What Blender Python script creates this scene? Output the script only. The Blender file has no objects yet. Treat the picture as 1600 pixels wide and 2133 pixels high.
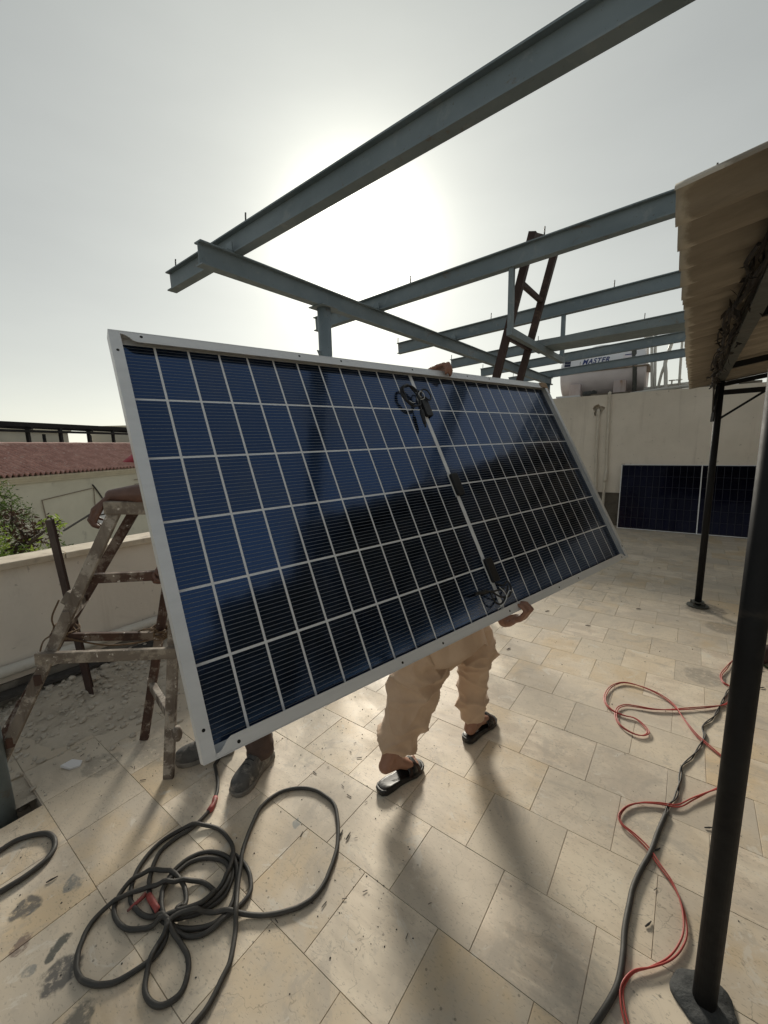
import bpy, bmesh, math, random
from mathutils import Vector, Matrix, noise
random.seed(7)
R_ = math.radians
sc = bpy.context.scene
col = sc.collection

# ---------------------------------------------------------------- camera, sky, sun, exposure
CAM_H, PITCH, ROLL = 1.562, R_(9.236), R_(-1.319)
_f = Vector((0, math.cos(PITCH), -math.sin(PITCH)))
_u0 = Vector((0, math.sin(PITCH), math.cos(PITCH)))
_r0 = Vector((1, 0, 0))
_r = _r0*math.cos(ROLL)+_u0*math.sin(ROLL)
_u = -_r0*math.sin(ROLL)+_u0*math.cos(ROLL)
cam_data = bpy.data.cameras.new('camera')
cam_data.sensor_fit = 'HORIZONTAL'
cam_data.sensor_width = 36.0
cam_data.lens = 36.0*855.4/1600.0
cam_data.clip_start = 0.02
cam_data.clip_end = 2000
cam = bpy.data.objects.new('camera', cam_data)
col.objects.link(cam)
cam.matrix_world = Matrix(((_r.x, _u.x, -_f.x, 0), (_r.y, _u.y, -_f.y, 0), (_r.z, _u.z, -_f.z, CAM_H), (0, 0, 0, 1)))
sc.camera = cam

SUN_EL, SUN_AZ = R_(23.5), R_(-2.5)          # azimuth from +Y towards +X
SUN = Vector((math.sin(SUN_AZ)*math.cos(SUN_EL), math.cos(SUN_AZ)*math.cos(SUN_EL), math.sin(SUN_EL)))
world = bpy.data.worlds.new('World')
sc.world = world
world.use_nodes = True
nt = world.node_tree
nt.nodes.clear()
def wn(t, **k):
    n = nt.nodes.new(t)
    for a, b in k.items():
        setattr(n, a, b)
    return n
def wmath(op, a, b=None, c=None):
    n = wn('ShaderNodeMath', operation=op)
    for i, x in enumerate((a, b, c)):
        if x is None:
            continue
        if isinstance(x, (int, float)):
            n.inputs[i].default_value = x
        else:
            nt.links.new(x, n.inputs[i])
    return n.outputs[0]
w_out = wn('ShaderNodeOutputWorld')
sky = wn('ShaderNodeTexSky', sky_type='NISHITA', sun_disc=False, sun_elevation=SUN_EL, sun_rotation=SUN_AZ, air_density=1.0, dust_density=0.6, ozone_density=2.0)
bg1 = wn('ShaderNodeBackground')
bg1.inputs[1].default_value = 0.05
hsv = wn('ShaderNodeHueSaturation')
hsv.inputs['Saturation'].default_value = 0.6
hsv.inputs['Value'].default_value = 0.155
nt.links.new(sky.outputs[0], hsv.inputs['Color'])
nt.links.new(hsv.outputs[0], bg1.inputs[0])
# dusty air: an even veil that brightens towards the sun and the horizon
tc = wn('ShaderNodeTexCoord')
nrm = wn('ShaderNodeVectorMath', operation='NORMALIZE')
nt.links.new(tc.outputs['Generated'], nrm.inputs[0])
dot = wn('ShaderNodeVectorMath', operation='DOT_PRODUCT')
nt.links.new(nrm.outputs[0], dot.inputs[0])
dot.inputs[1].default_value = SUN
ang = wmath('ARCCOSINE', wmath('MINIMUM', wmath('MAXIMUM', dot.outputs['Value'], -1.0), 1.0))
g_wide = wmath('MULTIPLY', wmath('EXPONENT', wmath('MULTIPLY', ang, -1/0.46)), 0.25)
g_core = wmath('MULTIPLY', wmath('EXPONENT', wmath('MULTIPLY', ang, -1/0.040)), 5.0)
sep = wn('ShaderNodeSeparateXYZ')
nt.links.new(nrm.outputs[0], sep.inputs[0])
el = wmath('MAXIMUM', sep.outputs['Z'], 0.0)
g_hor = wmath('MULTIPLY', wmath('EXPONENT', wmath('MULTIPLY', el, -1/0.20)), 0.18)
cloud = wn('ShaderNodeTexNoise')
cloud.inputs['Scale'].default_value = 3.2
cloud.inputs['Detail'].default_value = 5
cloud.inputs['Roughness'].default_value = 0.55
mp = wn('ShaderNodeMapping')
mp.inputs['Scale'].default_value = (1, 1, 3.2)
nt.links.new(nrm.outputs[0], mp.inputs[0])
nt.links.new(mp.outputs[0], cloud.inputs['Vector'])
cl = wmath('MULTIPLY_ADD', cloud.outputs[0], 0.16, 0.92)
def wcol(fac, rgb):
    n = wn('ShaderNodeVectorMath', operation='SCALE')
    n.inputs[0].default_value = rgb
    nt.links.new(fac, n.inputs['Scale'])
    return n.outputs[0]
def wadd(a, b):
    n = wn('ShaderNodeVectorMath', operation='ADD')
    nt.links.new(a, n.inputs[0])
    nt.links.new(b, n.inputs[1])
    return n.outputs[0]
one = wn('ShaderNodeValue')
one.outputs[0].default_value = 1.0
tot = wadd(wadd(wcol(one.outputs[0], (0.068, 0.073, 0.0735)), wcol(g_wide, (0.99, 0.985, 0.83))), wadd(wcol(g_core, (1.0, 0.97, 0.82)), wcol(g_hor, (1.0, 0.955, 0.77))))
tot2 = wn('ShaderNodeVectorMath', operation='SCALE')
nt.links.new(tot, tot2.inputs[0])
nt.links.new(cl, tot2.inputs['Scale'])
bg2 = wn('ShaderNodeBackground')
nt.links.new(tot2.outputs[0], bg2.inputs[0])
bg2.inputs[1].default_value = 1.0
add = wn('ShaderNodeAddShader')
nt.links.new(bg1.outputs[0], add.inputs[0])
nt.links.new(bg2.outputs[0], add.inputs[1])
nt.links.new(add.outputs[0], w_out.inputs[0])

sun_data = bpy.data.lights.new('sun', 'SUN')
sun_data.energy = 1.4
sun_data.angle = R_(12.0)
sun_data.color = (1.0, 0.93, 0.80)
sun = bpy.data.objects.new('sun', sun_data)
col.objects.link(sun)
sun.rotation_euler = SUN.to_track_quat('Z', 'Y').to_euler()
sun.location = (0, 0, 30)

sc.view_settings.view_transform = 'Standard'
sc.view_settings.look = 'None'
sc.view_settings.exposure = 1.47
sc.view_settings.gamma = 1.0
sc.view_settings.use_curve_mapping = False
sc.cycles.max_bounces = 6
sc.cycles.diffuse_bounces = 3
sc.cycles.glossy_bounces = 3
sc.cycles.transmission_bounces = 2
sc.cycles.caustics_reflective = False
sc.cycles.caustics_refractive = False

# ---------------------------------------------------------------- mesh helpers
def vv(p):
    return Vector(p) if len(p) == 3 else Vector((p[0], p[1], 0))
def frame_z(d, up=None):
    """orthonormal x,y,z with z along d"""
    z = Vector(d).normalized()
    up = Vector(up) if up is not None else (Vector((0, 0, 1)) if abs(z.z) < 0.95 else Vector((0, 1, 0)))
    x = up.cross(z)
    if x.length < 1e-6:
        x = Vector((1, 0, 0)).cross(z)
    x.normalize()
    return x, z.cross(x), z
LOC = {}
class MB:
    def __init__(s):
        s.v = []
        s.f = []
        s.mi = []
        s.cur = 0
    def add(s, vs, fs):
        o = len(s.v)
        s.v += [Vector(a) for a in vs]
        for a in fs:
            s.f.append([i+o for i in a])
            s.mi.append(s.cur)
        return s
    def box(s, c, size, ax=None):
        c = Vector(c)
        X, Y, Z = ax or (Vector((1, 0, 0)), Vector((0, 1, 0)), Vector((0, 0, 1)))
        a, b, d = [k/2 for k in size]
        P = [c+X*(a*i)+Y*(b*j)+Z*(d*k) for k in (-1, 1) for j in (-1, 1) for i in (-1, 1)]
        return s.add(P, [(0, 2, 3, 1), (4, 5, 7, 6), (0, 1, 5, 4), (2, 6, 7, 3), (0, 4, 6, 2), (1, 3, 7, 5)])
    def bar(s, p0, p1, w, h, up=None):
        """box from p0 to p1, w across, h along 'up'"""
        p0, p1 = vv(p0), vv(p1)
        x, y, z = frame_z(p1-p0, up)
        return s.box((p0+p1)/2, (w, h, (p1-p0).length), (x, y, z))
    def prism(s, prof, p0, p1, up=None, cap=True):
        """closed 2D profile (x,y) swept straight from p0 to p1"""
        p0, p1 = vv(p0), vv(p1)
        x, y, z = frame_z(p1-p0, up)
        n = len(prof)
        P = [p+x*a+y*b for p in (p0, p1) for a, b in prof]
        F = [(i, (i+1) % n, n+(i+1) % n, n+i) for i in range(n)]
        if cap:
            F += [tuple(range(n-1, -1, -1)), tuple(range(n, 2*n))]
        return s.add(P, F)
    def loft(s, rings, cap=True, closed=False):
        n = len(rings[0])
        m = len(rings)
        P = [p for r in rings for p in r]
        F = []
        for j in range(m-1 if not closed else m):
            k = (j+1) % m
            for i in range(n):
                F.append((j*n+i, j*n+(i+1) % n, k*n+(i+1) % n, k*n+i))
        if cap and not closed:
            F += [tuple(range(n-1, -1, -1)), tuple(range((m-1)*n, m*n))]
        return s.add(P, F)
    def tube(s, pts, r, n=8, closed=False, up=None):
        pts = [vv(p) for p in pts]
        m = len(pts)
        rr = r if isinstance(r, (list, tuple)) else [r]*m
        rings = []
        px = None
        for i, p in enumerate(pts):
            a = pts[i-1] if (i > 0 or closed) else p
            b = pts[(i+1) % m] if (i < m-1 or closed) else p
            t = (b-a)
            if t.length < 1e-9:
                t = Vector((0, 0, 1))
            t.normalize()
            if px is None:
                px = frame_z(t, up)[0]
            px = (px-t*px.dot(t))
            if px.length < 1e-6:
                px = frame_z(t)[0]
            px.normalize()
            py = t.cross(px)
            rings.append([p+(px*math.cos(2*math.pi*k/n)+py*math.sin(2*math.pi*k/n))*rr[i] for k in range(n)])
        return s.loft(rings, True, closed)
    def lathe(s, prof, c=(0, 0, 0), n=20, ax=None):
        """profile [(r,h)...] about axis z of ax"""
        c = Vector(c)
        X, Y, Z = ax or (Vector((1, 0, 0)), Vector((0, 1, 0)), Vector((0, 0, 1)))
        rings = [[c+X*(r*math.cos(2*math.pi*k/n))+Y*(r*math.sin(2*math.pi*k/n))+Z*h for k in range(n)] for r, h in prof]
        return s.loft(rings, True)
    def ball(s, c, rad, n=12, m=8, ax=None):
        c = Vector(c)
        if isinstance(rad, (int, float)):
            rad = (rad,)*3
        X, Y, Z = ax or (Vector((1, 0, 0)), Vector((0, 1, 0)), Vector((0, 0, 1)))
        rings = []
        for j in range(1, m):
            t = math.pi*j/m
            rings.append([c+X*(rad[0]*math.sin(t)*math.cos(2*math.pi*k/n))+Y*(rad[1]*math.sin(t)*math.sin(2*math.pi*k/n))-Z*(rad[2]*math.cos(t)) for k in range(n)])
        return s.loft(rings, True)
    def capsule(s, p0, r0, p1, r1, n=14):
        """tapered capsule, closed"""
        p0, p1 = vv(p0), vv(p1)
        x, y, z = frame_z(p1-p0)
        rings = []
        for t in (-80, -50, -20, 0):
            a = R_(t)
            rings.append([p0+z*(r0*math.sin(a))+(x*math.cos(2*math.pi*k/n)+y*math.sin(2*math.pi*k/n))*(r0*math.cos(a)) for k in range(n)])
        for t in (0, 20, 50, 80):
            a = R_(t)
            rings.append([p1+z*(r1*math.sin(a))+(x*math.cos(2*math.pi*k/n)+y*math.sin(2*math.pi*k/n))*(r1*math.cos(a)) for k in range(n)])
        return s.loft(rings, True)
    def chain(s, pts, n=14):
        for (p0, r0), (p1, r1) in zip(pts[:-1], pts[1:]):
            s.capsule(p0, r0, p1, r1, n)
        return s
    def poly(s, pts2, z0, z1, ax=None, c=(0, 0, 0)):
        """extrude a 2D polygon between heights z0,z1 on axes ax"""
        c = Vector(c)
        X, Y, Z = ax or (Vector((1, 0, 0)), Vector((0, 1, 0)), Vector((0, 0, 1)))
        n = len(pts2)
        P = [c+X*a+Y*b+Z*h for h in (z0, z1) for a, b in pts2]
        return s.add(P, [tuple(range(n-1, -1, -1)), tuple(range(n, 2*n))]+[(i, (i+1) % n, n+(i+1) % n, n+i) for i in range(n)])
    def build(s, name, mat, parent=None, smooth=False, local=False, bevel=0, origin=None, kind=None, fix=False):
        me = bpy.data.meshes.new(name)
        if parent is not None:
            off = Vector((0, 0, 0)) if local else LOC[parent.name]
        elif origin is not None:
            off = Vector(origin)
        elif s.v:
            off = Vector((sum(p.x for p in s.v)/len(s.v), sum(p.y for p in s.v)/len(s.v), min(p.z for p in s.v)))
        else:
            off = Vector((0, 0, 0))
        me.from_pydata([p-off for p in s.v], [], s.f)
        mats = mat if isinstance(mat, (list, tuple)) else [mat]
        for m in mats:
            me.materials.append(m)
        if len(mats) > 1:
            me.polygons.foreach_set('material_index', s.mi)
        if fix:
            bm = bmesh.new()
            bm.from_mesh(me)
            bmesh.ops.recalc_face_normals(bm, faces=bm.faces)
            bm.to_mesh(me)
            bm.free()
        if smooth:
            me.polygons.foreach_set('use_smooth', [True]*len(me.polygons))
        me.update()
        o = bpy.data.objects.new(name, me)
        col.objects.link(o)
        if parent is not None:
            o.parent = parent
            LOC[o.name] = off if not local else Vector((0, 0, 0))
        else:
            o.location = off
            LOC[o.name] = off.copy()
        if bevel:
            b = o.modifiers.new('bevel', 'BEVEL')
            b.width = bevel
            b.segments = 2
            b.limit_method = 'ANGLE'
        if kind:
            o['kind'] = kind
        return o
def empty(name, loc, label, cat, group=None, rot=None):
    o = bpy.data.objects.new(name, None)
    col.objects.link(o)
    o.empty_display_size = 0.1
    o.location = loc
    if rot is not None:
        o.rotation_euler = rot
    LOC[o.name] = Vector(loc)
    return tag(o, label, cat, group)
def tag(o, label=None, cat=None, group=None, kind=None):
    if label:
        o['label'] = label
    if cat:
        o['category'] = cat
    if group:
        o['group'] = group
    if kind:
        o['kind'] = kind
    return o
def share(src, name, parent, loc, rot=None):
    """one more object on the same mesh"""
    o = bpy.data.objects.new(name, src.data)
    col.objects.link(o)
    o.parent = parent
    o.location = loc
    if rot is not None:
        o.rotation_euler = rot
    return o
def smooth_path(pts, n=6, closed=False):
    pts = [vv(p) for p in pts]
    out = []
    m = len(pts)
    for i in range(m if closed else m-1):
        p1, p2 = pts[i], pts[(i+1) % m]
        p0 = pts[i-1] if (i > 0 or closed) else p1*2-p2
        p3 = pts[(i+2) % m] if (i+2 < m or closed) else p2*2-p1
        for k in range(n):
            t = k/n
            out.append(0.5*((2*p1)+(p2-p0)*t+(2*p0-5*p1+4*p2-p3)*t*t+(3*p1-p0-3*p2+p3)*t**3))
    if not closed:
        out.append(pts[-1])
    return out
def a2(deg):
    return Vector((math.cos(R_(deg)), math.sin(R_(deg)), 0))
UD, VD = a2(143.29), a2(53.29)              # the two directions of the tiling
def UV(u, v, z=0.0):
    return UD*u+VD*v+Vector((0, 0, z))

# ---------------------------------------------------------------- materials
def mat_new(name):
    m = bpy.data.materials.new(name)
    m.use_nodes = True
    n = m.node_tree.nodes
    n.clear()
    out = n.new('ShaderNodeOutputMaterial')
    b = n.new('ShaderNodeBsdfPrincipled')
    m.node_tree.links.new(b.outputs[0], out.inputs[0])
    return m, m.node_tree, b
class NT:
    """small node helper"""
    def __init__(s, nt):
        s.nt = nt
    def n(s, t, **k):
        x = s.nt.nodes.new(t)
        for a, b in k.items():
            setattr(x, a, b)
        return x
    def l(s, a, b):
        s.nt.links.new(a, b)
    def m(s, op, a, b=None, c=None, clamp=False):
        x = s.n('ShaderNodeMath', operation=op, use_clamp=clamp)
        for i, q in enumerate((a, b, c)):
            if q is None:
                continue
            if isinstance(q, (int, float)):
                x.inputs[i].default_value = q
            else:
                s.l(q, x.inputs[i])
        return x.outputs[0]
    def mix(s, fac, a, b, mode='MIX'):
        x = s.n('ShaderNodeMix', data_type='RGBA', blend_type=mode)
        for i, q in ((0, fac), (6, a), (7, b)):
            if isinstance(q, (int, float)):
                x.inputs[i].default_value = q
            elif isinstance(q, (tuple, list)):
                x.inputs[i].default_value = (*q, 1) if len(q) == 3 else q
            else:
                s.l(q, x.inputs[i])
        return x.outputs[2]
    def noise(s, vec, scale, detail=4, rough=0.55, dist=0.0):
        x = s.n('ShaderNodeTexNoise')
        x.inputs['Scale'].default_value = scale
        x.inputs['Detail'].default_value = detail
        x.inputs['Roughness'].default_value = rough
        x.inputs['Distortion'].default_value = dist
        if vec is not None:
            s.l(vec, x.inputs['Vector'])
        return x.outputs[0]
    def ramp(s, fac, lo, hi):
        x = s.n('ShaderNodeMapRange')
        x.interpolation_type = 'SMOOTHSTEP'
        s.l(fac, x.inputs[0])
        x.inputs[1].default_value = lo
        x.inputs[2].default_value = hi
        return x.outputs[0]
    def mapping(s, vec, scale=(1, 1, 1), rot=(0, 0, 0), loc=(0, 0, 0)):
        x = s.n('ShaderNodeMapping')
        x.inputs['Scale'].default_value = scale
        x.inputs['Rotation'].default_value = rot
        x.inputs['Location'].default_value = loc
        s.l(vec, x.inputs[0])
        return x.outputs[0]
    def bump(s, h, strength, dist, bsdf):
        x = s.n('ShaderNodeBump')
        x.inputs['Strength'].default_value = strength
        x.inputs['Distance'].default_value = dist
        s.l(h, x.inputs['Height'])
        s.l(x.outputs[0], bsdf.inputs['Normal'])
def pm(name, c1, c2=None, scale=8, rough=0.6, bump=0.15, bscale=None, stretch=(1, 1, 1), metallic=0.0, spec=0.5, c3=None, s3=2.0, t3=(0.55, 0.7), coat=0, detail=5, bdist=0.01, sheen=0):
    """generic procedural surface: two-tone grain, optional third colour in patches, fine relief"""
    m, t, b = mat_new(name)
    q = NT(t)
    c2 = c2 or tuple(x*0.75 for x in c1)
    co = q.n('ShaderNodeTexCoord').outputs['Object']
    co = q.mapping(co, stretch)
    f = q.noise(co, scale, detail, 0.6)
    c = q.mix(q.ramp(f, 0.3, 0.7), c1, c2)
    if c3:
        f3 = q.noise(co, s3, 6, 0.65, 0.4)
        c = q.mix(q.ramp(f3, *t3), c, c3)
    q.l(c, b.inputs['Base Color'])
    f2 = q.noise(co, bscale or scale*4, 4, 0.6)
    rg = q.m('MULTIPLY_ADD', f2, 0.25, rough-0.125, clamp=True)
    q.l(rg, b.inputs['Roughness'])
    b.inputs['Metallic'].default_value = metallic
    b.inputs['Specular IOR Level'].default_value = spec
    b.inputs['Coat Weight'].default_value = coat
    b.inputs['Sheen Weight'].default_value = sheen
    if bump:
        q.bump(f2, bump, bdist, b)
    return m
M = {}
M['grout'] = pm('grout', (0.60, 0.52, 0.425), (0.46, 0.395, 0.325), 14, 0.9, 0.3)
M['concrete'] = pm('concrete', (0.26, 0.24, 0.21), (0.17, 0.155, 0.135), 9, 0.9, 0.4, c3=(0.10, 0.09, 0.08), s3=5)
def wall_mat(name, c1, c2, stain):
    m, t, b = mat_new(name)
    q = NT(t)
    co = q.n('ShaderNodeTexCoord').outputs['Object']
    c = q.mix(q.ramp(q.noise(co, 1.4, 4, 0.6), 0.35, 0.65), c1, c2)
    streak = q.ramp(q.noise(q.mapping(co, (3.5, 3.5, 0.28)), 2.6, 5, 0.65), 0.52, 0.72)
    c = q.mix(q.m('MULTIPLY', streak, 0.45), c, stain)
    blot = q.ramp(q.noise(co, 2.3, 6, 0.7, 0.8), 0.57, 0.68)
    c = q.mix(q.m('MULTIPLY', blot, 0.35), c, stain)
    spot = q.ramp(q.noise(co, 19, 3, 0.6), 0.68, 0.72)
    c = q.mix(q.m('MULTIPLY', spot, 0.5), c, tuple(x*0.5 for x in stain))
    q.l(c, b.inputs['Base Color'])
    b.inputs['Roughness'].default_value = 0.8
    b.inputs['Specular IOR Level'].default_value = 0.25
    q.bump(q.m('ADD', q.noise(co, 38, 4, 0.65), q.m('MULTIPLY', q.noise(co, 5, 3), 2.0)), 0.35, 0.008, b)
    return m
M['plaster'] = wall_mat('cream_plaster', (0.77, 0.70, 0.605), (0.70, 0.635, 0.545), (0.54, 0.475, 0.40))
M['parapet'] = wall_mat('parapet_paint', (0.79, 0.73, 0.65), (0.73, 0.67, 0.595), (0.58, 0.52, 0.45))
M['coping'] = pm('stone_coping', (0.68, 0.60, 0.48), (0.52, 0.44, 0.34), 7, 0.6, 0.2, c3=(0.34, 0.28, 0.22), s3=6)
M['skirting'] = pm('old_render', (0.17, 0.145, 0.115), (0.11, 0.095, 0.075), 5, 0.9, 0.5, c3=(0.24, 0.21, 0.17), s3=4)
def steel_mat():
    m, t, b = mat_new('grey_steel_paint')
    q = NT(t)
    pos = q.n('ShaderNodeNewGeometry').outputs['Position']
    c = q.mix(q.ramp(q.noise(pos, 2.2, 5, 0.6), 0.35, 0.65), (0.20, 0.25, 0.28), (0.155, 0.20, 0.225))
    c = q.mix(q.m('MULTIPLY', q.ramp(q.noise(pos, 7, 6, 0.7, 0.6), 0.55, 0.66), 0.5), c, (0.27, 0.305, 0.315))
    c = q.mix(q.m('MULTIPLY', q.ramp(q.noise(pos, 4.3, 7, 0.75, 1.0), 0.60, 0.66), 0.55), c, (0.16, 0.115, 0.085))
    c = q.mix(q.m('MULTIPLY', q.ramp(q.noise(pos, 60, 3, 0.6), 0.66, 0.72), 0.6), c, (0.10, 0.085, 0.07))
    q.l(c, b.inputs['Base Color'])
    n = q.noise(pos, 25, 4)
    q.l(q.m('MULTIPLY_ADD', n, 0.35, 0.32), b.inputs['Roughness'])
    q.bump(n, 0.10, 0.003, b)
    return m
M['steel'] = steel_mat()
M['stud'] = pm('bare_stud_steel', (0.12, 0.115, 0.11), None, 20, 0.5, 0.1, metallic=0.6)
M['rust'] = pm('brown_red_oxide_steel', (0.058, 0.034, 0.030), (0.040, 0.024, 0.021), 6, 0.6, 0.15, c3=(0.10, 0.065, 0.05), s3=7, spec=0.3)
M['black'] = pm('black_steel_paint', (0.013, 0.0135, 0.0145), (0.009, 0.009, 0.010), 7, 0.62, 0.12, 40, c3=(0.035, 0.031, 0.027), s3=8, t3=(0.62, 0.75), bdist=0.003, spec=0.18)
M['olive'] = pm('dusty_dark_tube', (0.075, 0.078, 0.068), (0.045, 0.047, 0.042), 6, 0.55, 0.15, c3=(0.12, 0.10, 0.08), s3=5)
M['base_cement'] = pm('dark_cement', (0.075, 0.078, 0.078), (0.045, 0.047, 0.047), 14, 0.85, 0.5, c3=(0.16, 0.15, 0.135), s3=9)
M['cable'] = pm('dusty_black_rubber', (0.034, 0.033, 0.031), (0.055, 0.050, 0.044), 9, 0.6, 0.15, 90, c3=(0.10, 0.088, 0.072), s3=12, t3=(0.58, 0.78), bdist=0.002)
M['wire_black'] = pm('black_wire', (0.022, 0.021, 0.020), (0.045, 0.04, 0.036), 12, 0.5, 0.1)
M['wire_red'] = pm('red_wire', (0.46, 0.055, 0.045), (0.36, 0.07, 0.055), 5, 0.45, 0.05, c3=(0.52, 0.22, 0.18), s3=6, t3=(0.6, 0.75))
M['tape'] = pm('red_tape', (0.36, 0.06, 0.055), (0.26, 0.06, 0.05), 25, 0.5, 0.3, c3=(0.20, 0.10, 0.08), s3=25)
M['pvc'] = pm('cream_pvc', (0.62, 0.57, 0.48), (0.55, 0.50, 0.42), 6, 0.45, 0.08, c3=(0.42, 0.36, 0.29), s3=6)
M['pvc_white'] = pm('white_pvc', (0.66, 0.64, 0.59), (0.58, 0.56, 0.51), 6, 0.4, 0.06, c3=(0.42, 0.38, 0.32), s3=5)
M['alu'] = pm('anodised_aluminium', (0.76, 0.77, 0.78), (0.70, 0.71, 0.72), 25, 0.42, 0.04, 200, metallic=0.3, stretch=(0.1, 1, 1), bdist=0.001)
M['hole'] = pm('dark_hole', (0.01, 0.01, 0.01), None, 9, 0.9, 0)
M['jbox'] = pm('black_plastic', (0.014, 0.014, 0.015), None, 30, 0.4, 0.1)
M['white_tie'] = pm('white_cable_tie', (0.70, 0.70, 0.68), None, 30, 0.4, 0)
M['cardboard'] = pm('brown_cardboard', (0.34, 0.235, 0.15), (0.28, 0.19, 0.12), 20, 0.85, 0.2)
M['rubble'] = pm('broken_cement', (0.52, 0.475, 0.405), (0.42, 0.375, 0.315), 12, 0.9, 0.5, c3=(0.62, 0.585, 0.53), s3=6)
M['dust'] = pm('cement_dust', (0.52, 0.465, 0.385), (0.40, 0.35, 0.285), 9, 0.95, 0.8, 40, c3=(0.28, 0.245, 0.20), s3=7)
M['debris'] = pm('dark_debris', (0.035, 0.032, 0.030), (0.07, 0.065, 0.06), 20, 0.8, 0.3)
M['roof_tile'] = pm('terracotta', (0.48, 0.305, 0.26), (0.34, 0.20, 0.17), 2.5, 0.85, 0.2, c3=(0.56, 0.44, 0.39), s3=3.5, t3=(0.55, 0.75))
M['house'] = pm('house_wall_paint', (0.68, 0.655, 0.54), (0.61, 0.585, 0.48), 0.9, 0.8, 0.2, 30, c3=(0.44, 0.42, 0.35), s3=0.6)
M['house_trim'] = pm('house_trim', (0.70, 0.645, 0.50), (0.60, 0.55, 0.43), 2, 0.7, 0.1)
M['ground'] = pm('dusty_ground', (0.24, 0.21, 0.165), (0.17, 0.15, 0.115), 0.3, 0.95, 0.4, c3=(0.11, 0.12, 0.07), s3=0.12)
M['far_wall'] = pm('far_building_wall', (0.60, 0.56, 0.47), (0.52, 0.49, 0.42), 0.4, 0.85, 0.1)
M['glass_dark'] = pm('dark_window_glass', (0.03, 0.035, 0.04), None, 4, 0.12, 0)
M['tank'] = pm('pinkish_white_tank', (0.74, 0.69, 0.70), (0.66, 0.61, 0.62), 3, 0.4, 0.06, c3=(0.42, 0.37, 0.35), s3=3.2, t3=(0.6, 0.85))
M['tank_top'] = pm('white_tank_top', (0.74, 0.74, 0.76), (0.68, 0.68, 0.70), 3, 0.4, 0.05)
M['rim'] = pm('brown_stained_rim', (0.28, 0.22, 0.165), (0.20, 0.155, 0.12), 8, 0.6, 0.2)
M['blue_ink'] = pm('blue_lettering', (0.02, 0.035, 0.16), None, 8, 0.5, 0)
M['block'] = pm('rust_stained_block', (0.60, 0.53, 0.53), (0.52, 0.43, 0.40), 5, 0.85, 0.3, c3=(0.36, 0.22, 0.15), s3=6, t3=(0.6, 0.75), stretch=(1, 1, 0.35))
M['skin1'] = pm('brown_skin', (0.30, 0.155, 0.105), (0.26, 0.13, 0.085), 25, 0.5, 0.1, 160, bdist=0.001)
M['skin2'] = pm('dark_brown_skin', (0.125, 0.060, 0.042), (0.10, 0.048, 0.034), 25, 0.48, 0.1, 160, bdist=0.001)
M['nail'] = pm('finger_nail', (0.42, 0.25, 0.19), None, 25, 0.35, 0)
M['cotton'] = pm('beige_cotton', (0.55, 0.395, 0.275), (0.48, 0.335, 0.23), 7, 0.85, 0.35, 30, sheen=0.2, bdist=0.01, stretch=(1, 1, 0.6))
M['trouser'] = pm('dark_brown_cloth', (0.085, 0.055, 0.046), (0.06, 0.04, 0.034), 9, 0.9, 0.3, 220, bdist=0.002)
M['shirt'] = pm('grey_shirt_cloth', (0.12, 0.12, 0.135), (0.09, 0.09, 0.10), 9, 0.9, 0.3, 220, bdist=0.002)
M['hair'] = pm('black_hair', (0.014, 0.011, 0.010), None, 60, 0.5, 0.5, 120, stretch=(1, 1, 0.2))
M['eye'] = pm('eye', (0.55, 0.52, 0.48), None, 10, 0.2, 0)
M['navy'] = pm('navy_cap_cloth', (0.022, 0.027, 0.06), None, 40, 0.85, 0.3)
M['cap_red'] = pm('red_cap_brim', (0.40, 0.045, 0.075), None, 40, 0.7, 0.2)
M['sandal'] = pm('black_rubber_sandal', (0.013, 0.0125, 0.012), (0.02, 0.019, 0.018), 12, 0.42, 0.12, 90, bdist=0.002)
M['sandal_brown'] = pm('brown_strap', (0.05, 0.024, 0.018), None, 12, 0.5, 0.15)
M['shoe'] = pm('dusty_dark_suede', (0.10, 0.098, 0.096), (0.06, 0.059, 0.058), 14, 0.85, 0.5, 60, c3=(0.30, 0.28, 0.25), s3=14, t3=(0.48, 0.70), bdist=0.003)
M['shoe_sole'] = pm('dusty_sole', (0.22, 0.205, 0.18), (0.13, 0.12, 0.105), 14, 0.9, 0.3)
M['leaf_g'] = pm('green_leaf', (0.16, 0.26, 0.045), (0.11, 0.19, 0.035), 3, 0.55, 0.1, c3=(0.26, 0.33, 0.08), s3=2.5)
M['leaf_d'] = pm('dark_green_leaf', (0.045, 0.085, 0.022), (0.028, 0.055, 0.016), 3, 0.6, 0.1)
M['leaf_b'] = pm('dry_leaf', (0.085, 0.045, 0.022), (0.05, 0.026, 0.015), 4, 0.8, 0.1)
def leaf_mat(name, c1, c2, c3):
    m = pm(name, c1, c2, 3, 0.5, 0.1, c3=c3, s3=2.5)
    t = m.node_tree
    q = NT(t)
    b = [n for n in t.nodes if n.type == 'BSDF_PRINCIPLED'][0]
    out = [n for n in t.nodes if n.type == 'OUTPUT_MATERIAL'][0]
    src = b.inputs['Base Color'].links[0].from_socket
    tr_ = q.n('ShaderNodeBsdfTranslucent')
    q.l(q.mix(0.5, src, (c3[0]*1.6, c3[1]*1.6, c3[2]), 'MIX'), tr_.inputs['Color'])
    mx = q.n('ShaderNodeMixShader')
    mx.inputs[0].default_value = 0.45
    q.l(b.outputs[0], mx.inputs[1])
    q.l(tr_.outputs[0], mx.inputs[2])
    q.l(mx.outputs[0], out.inputs[0])
    return m
M['leaf_g'] = leaf_mat('green_leaf', (0.16, 0.25, 0.045), (0.10, 0.18, 0.03), (0.26, 0.32, 0.08))
M['leaf_d'] = leaf_mat('dark_green_leaf', (0.05, 0.09, 0.025), (0.03, 0.06, 0.018), (0.08, 0.12, 0.03))
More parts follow.
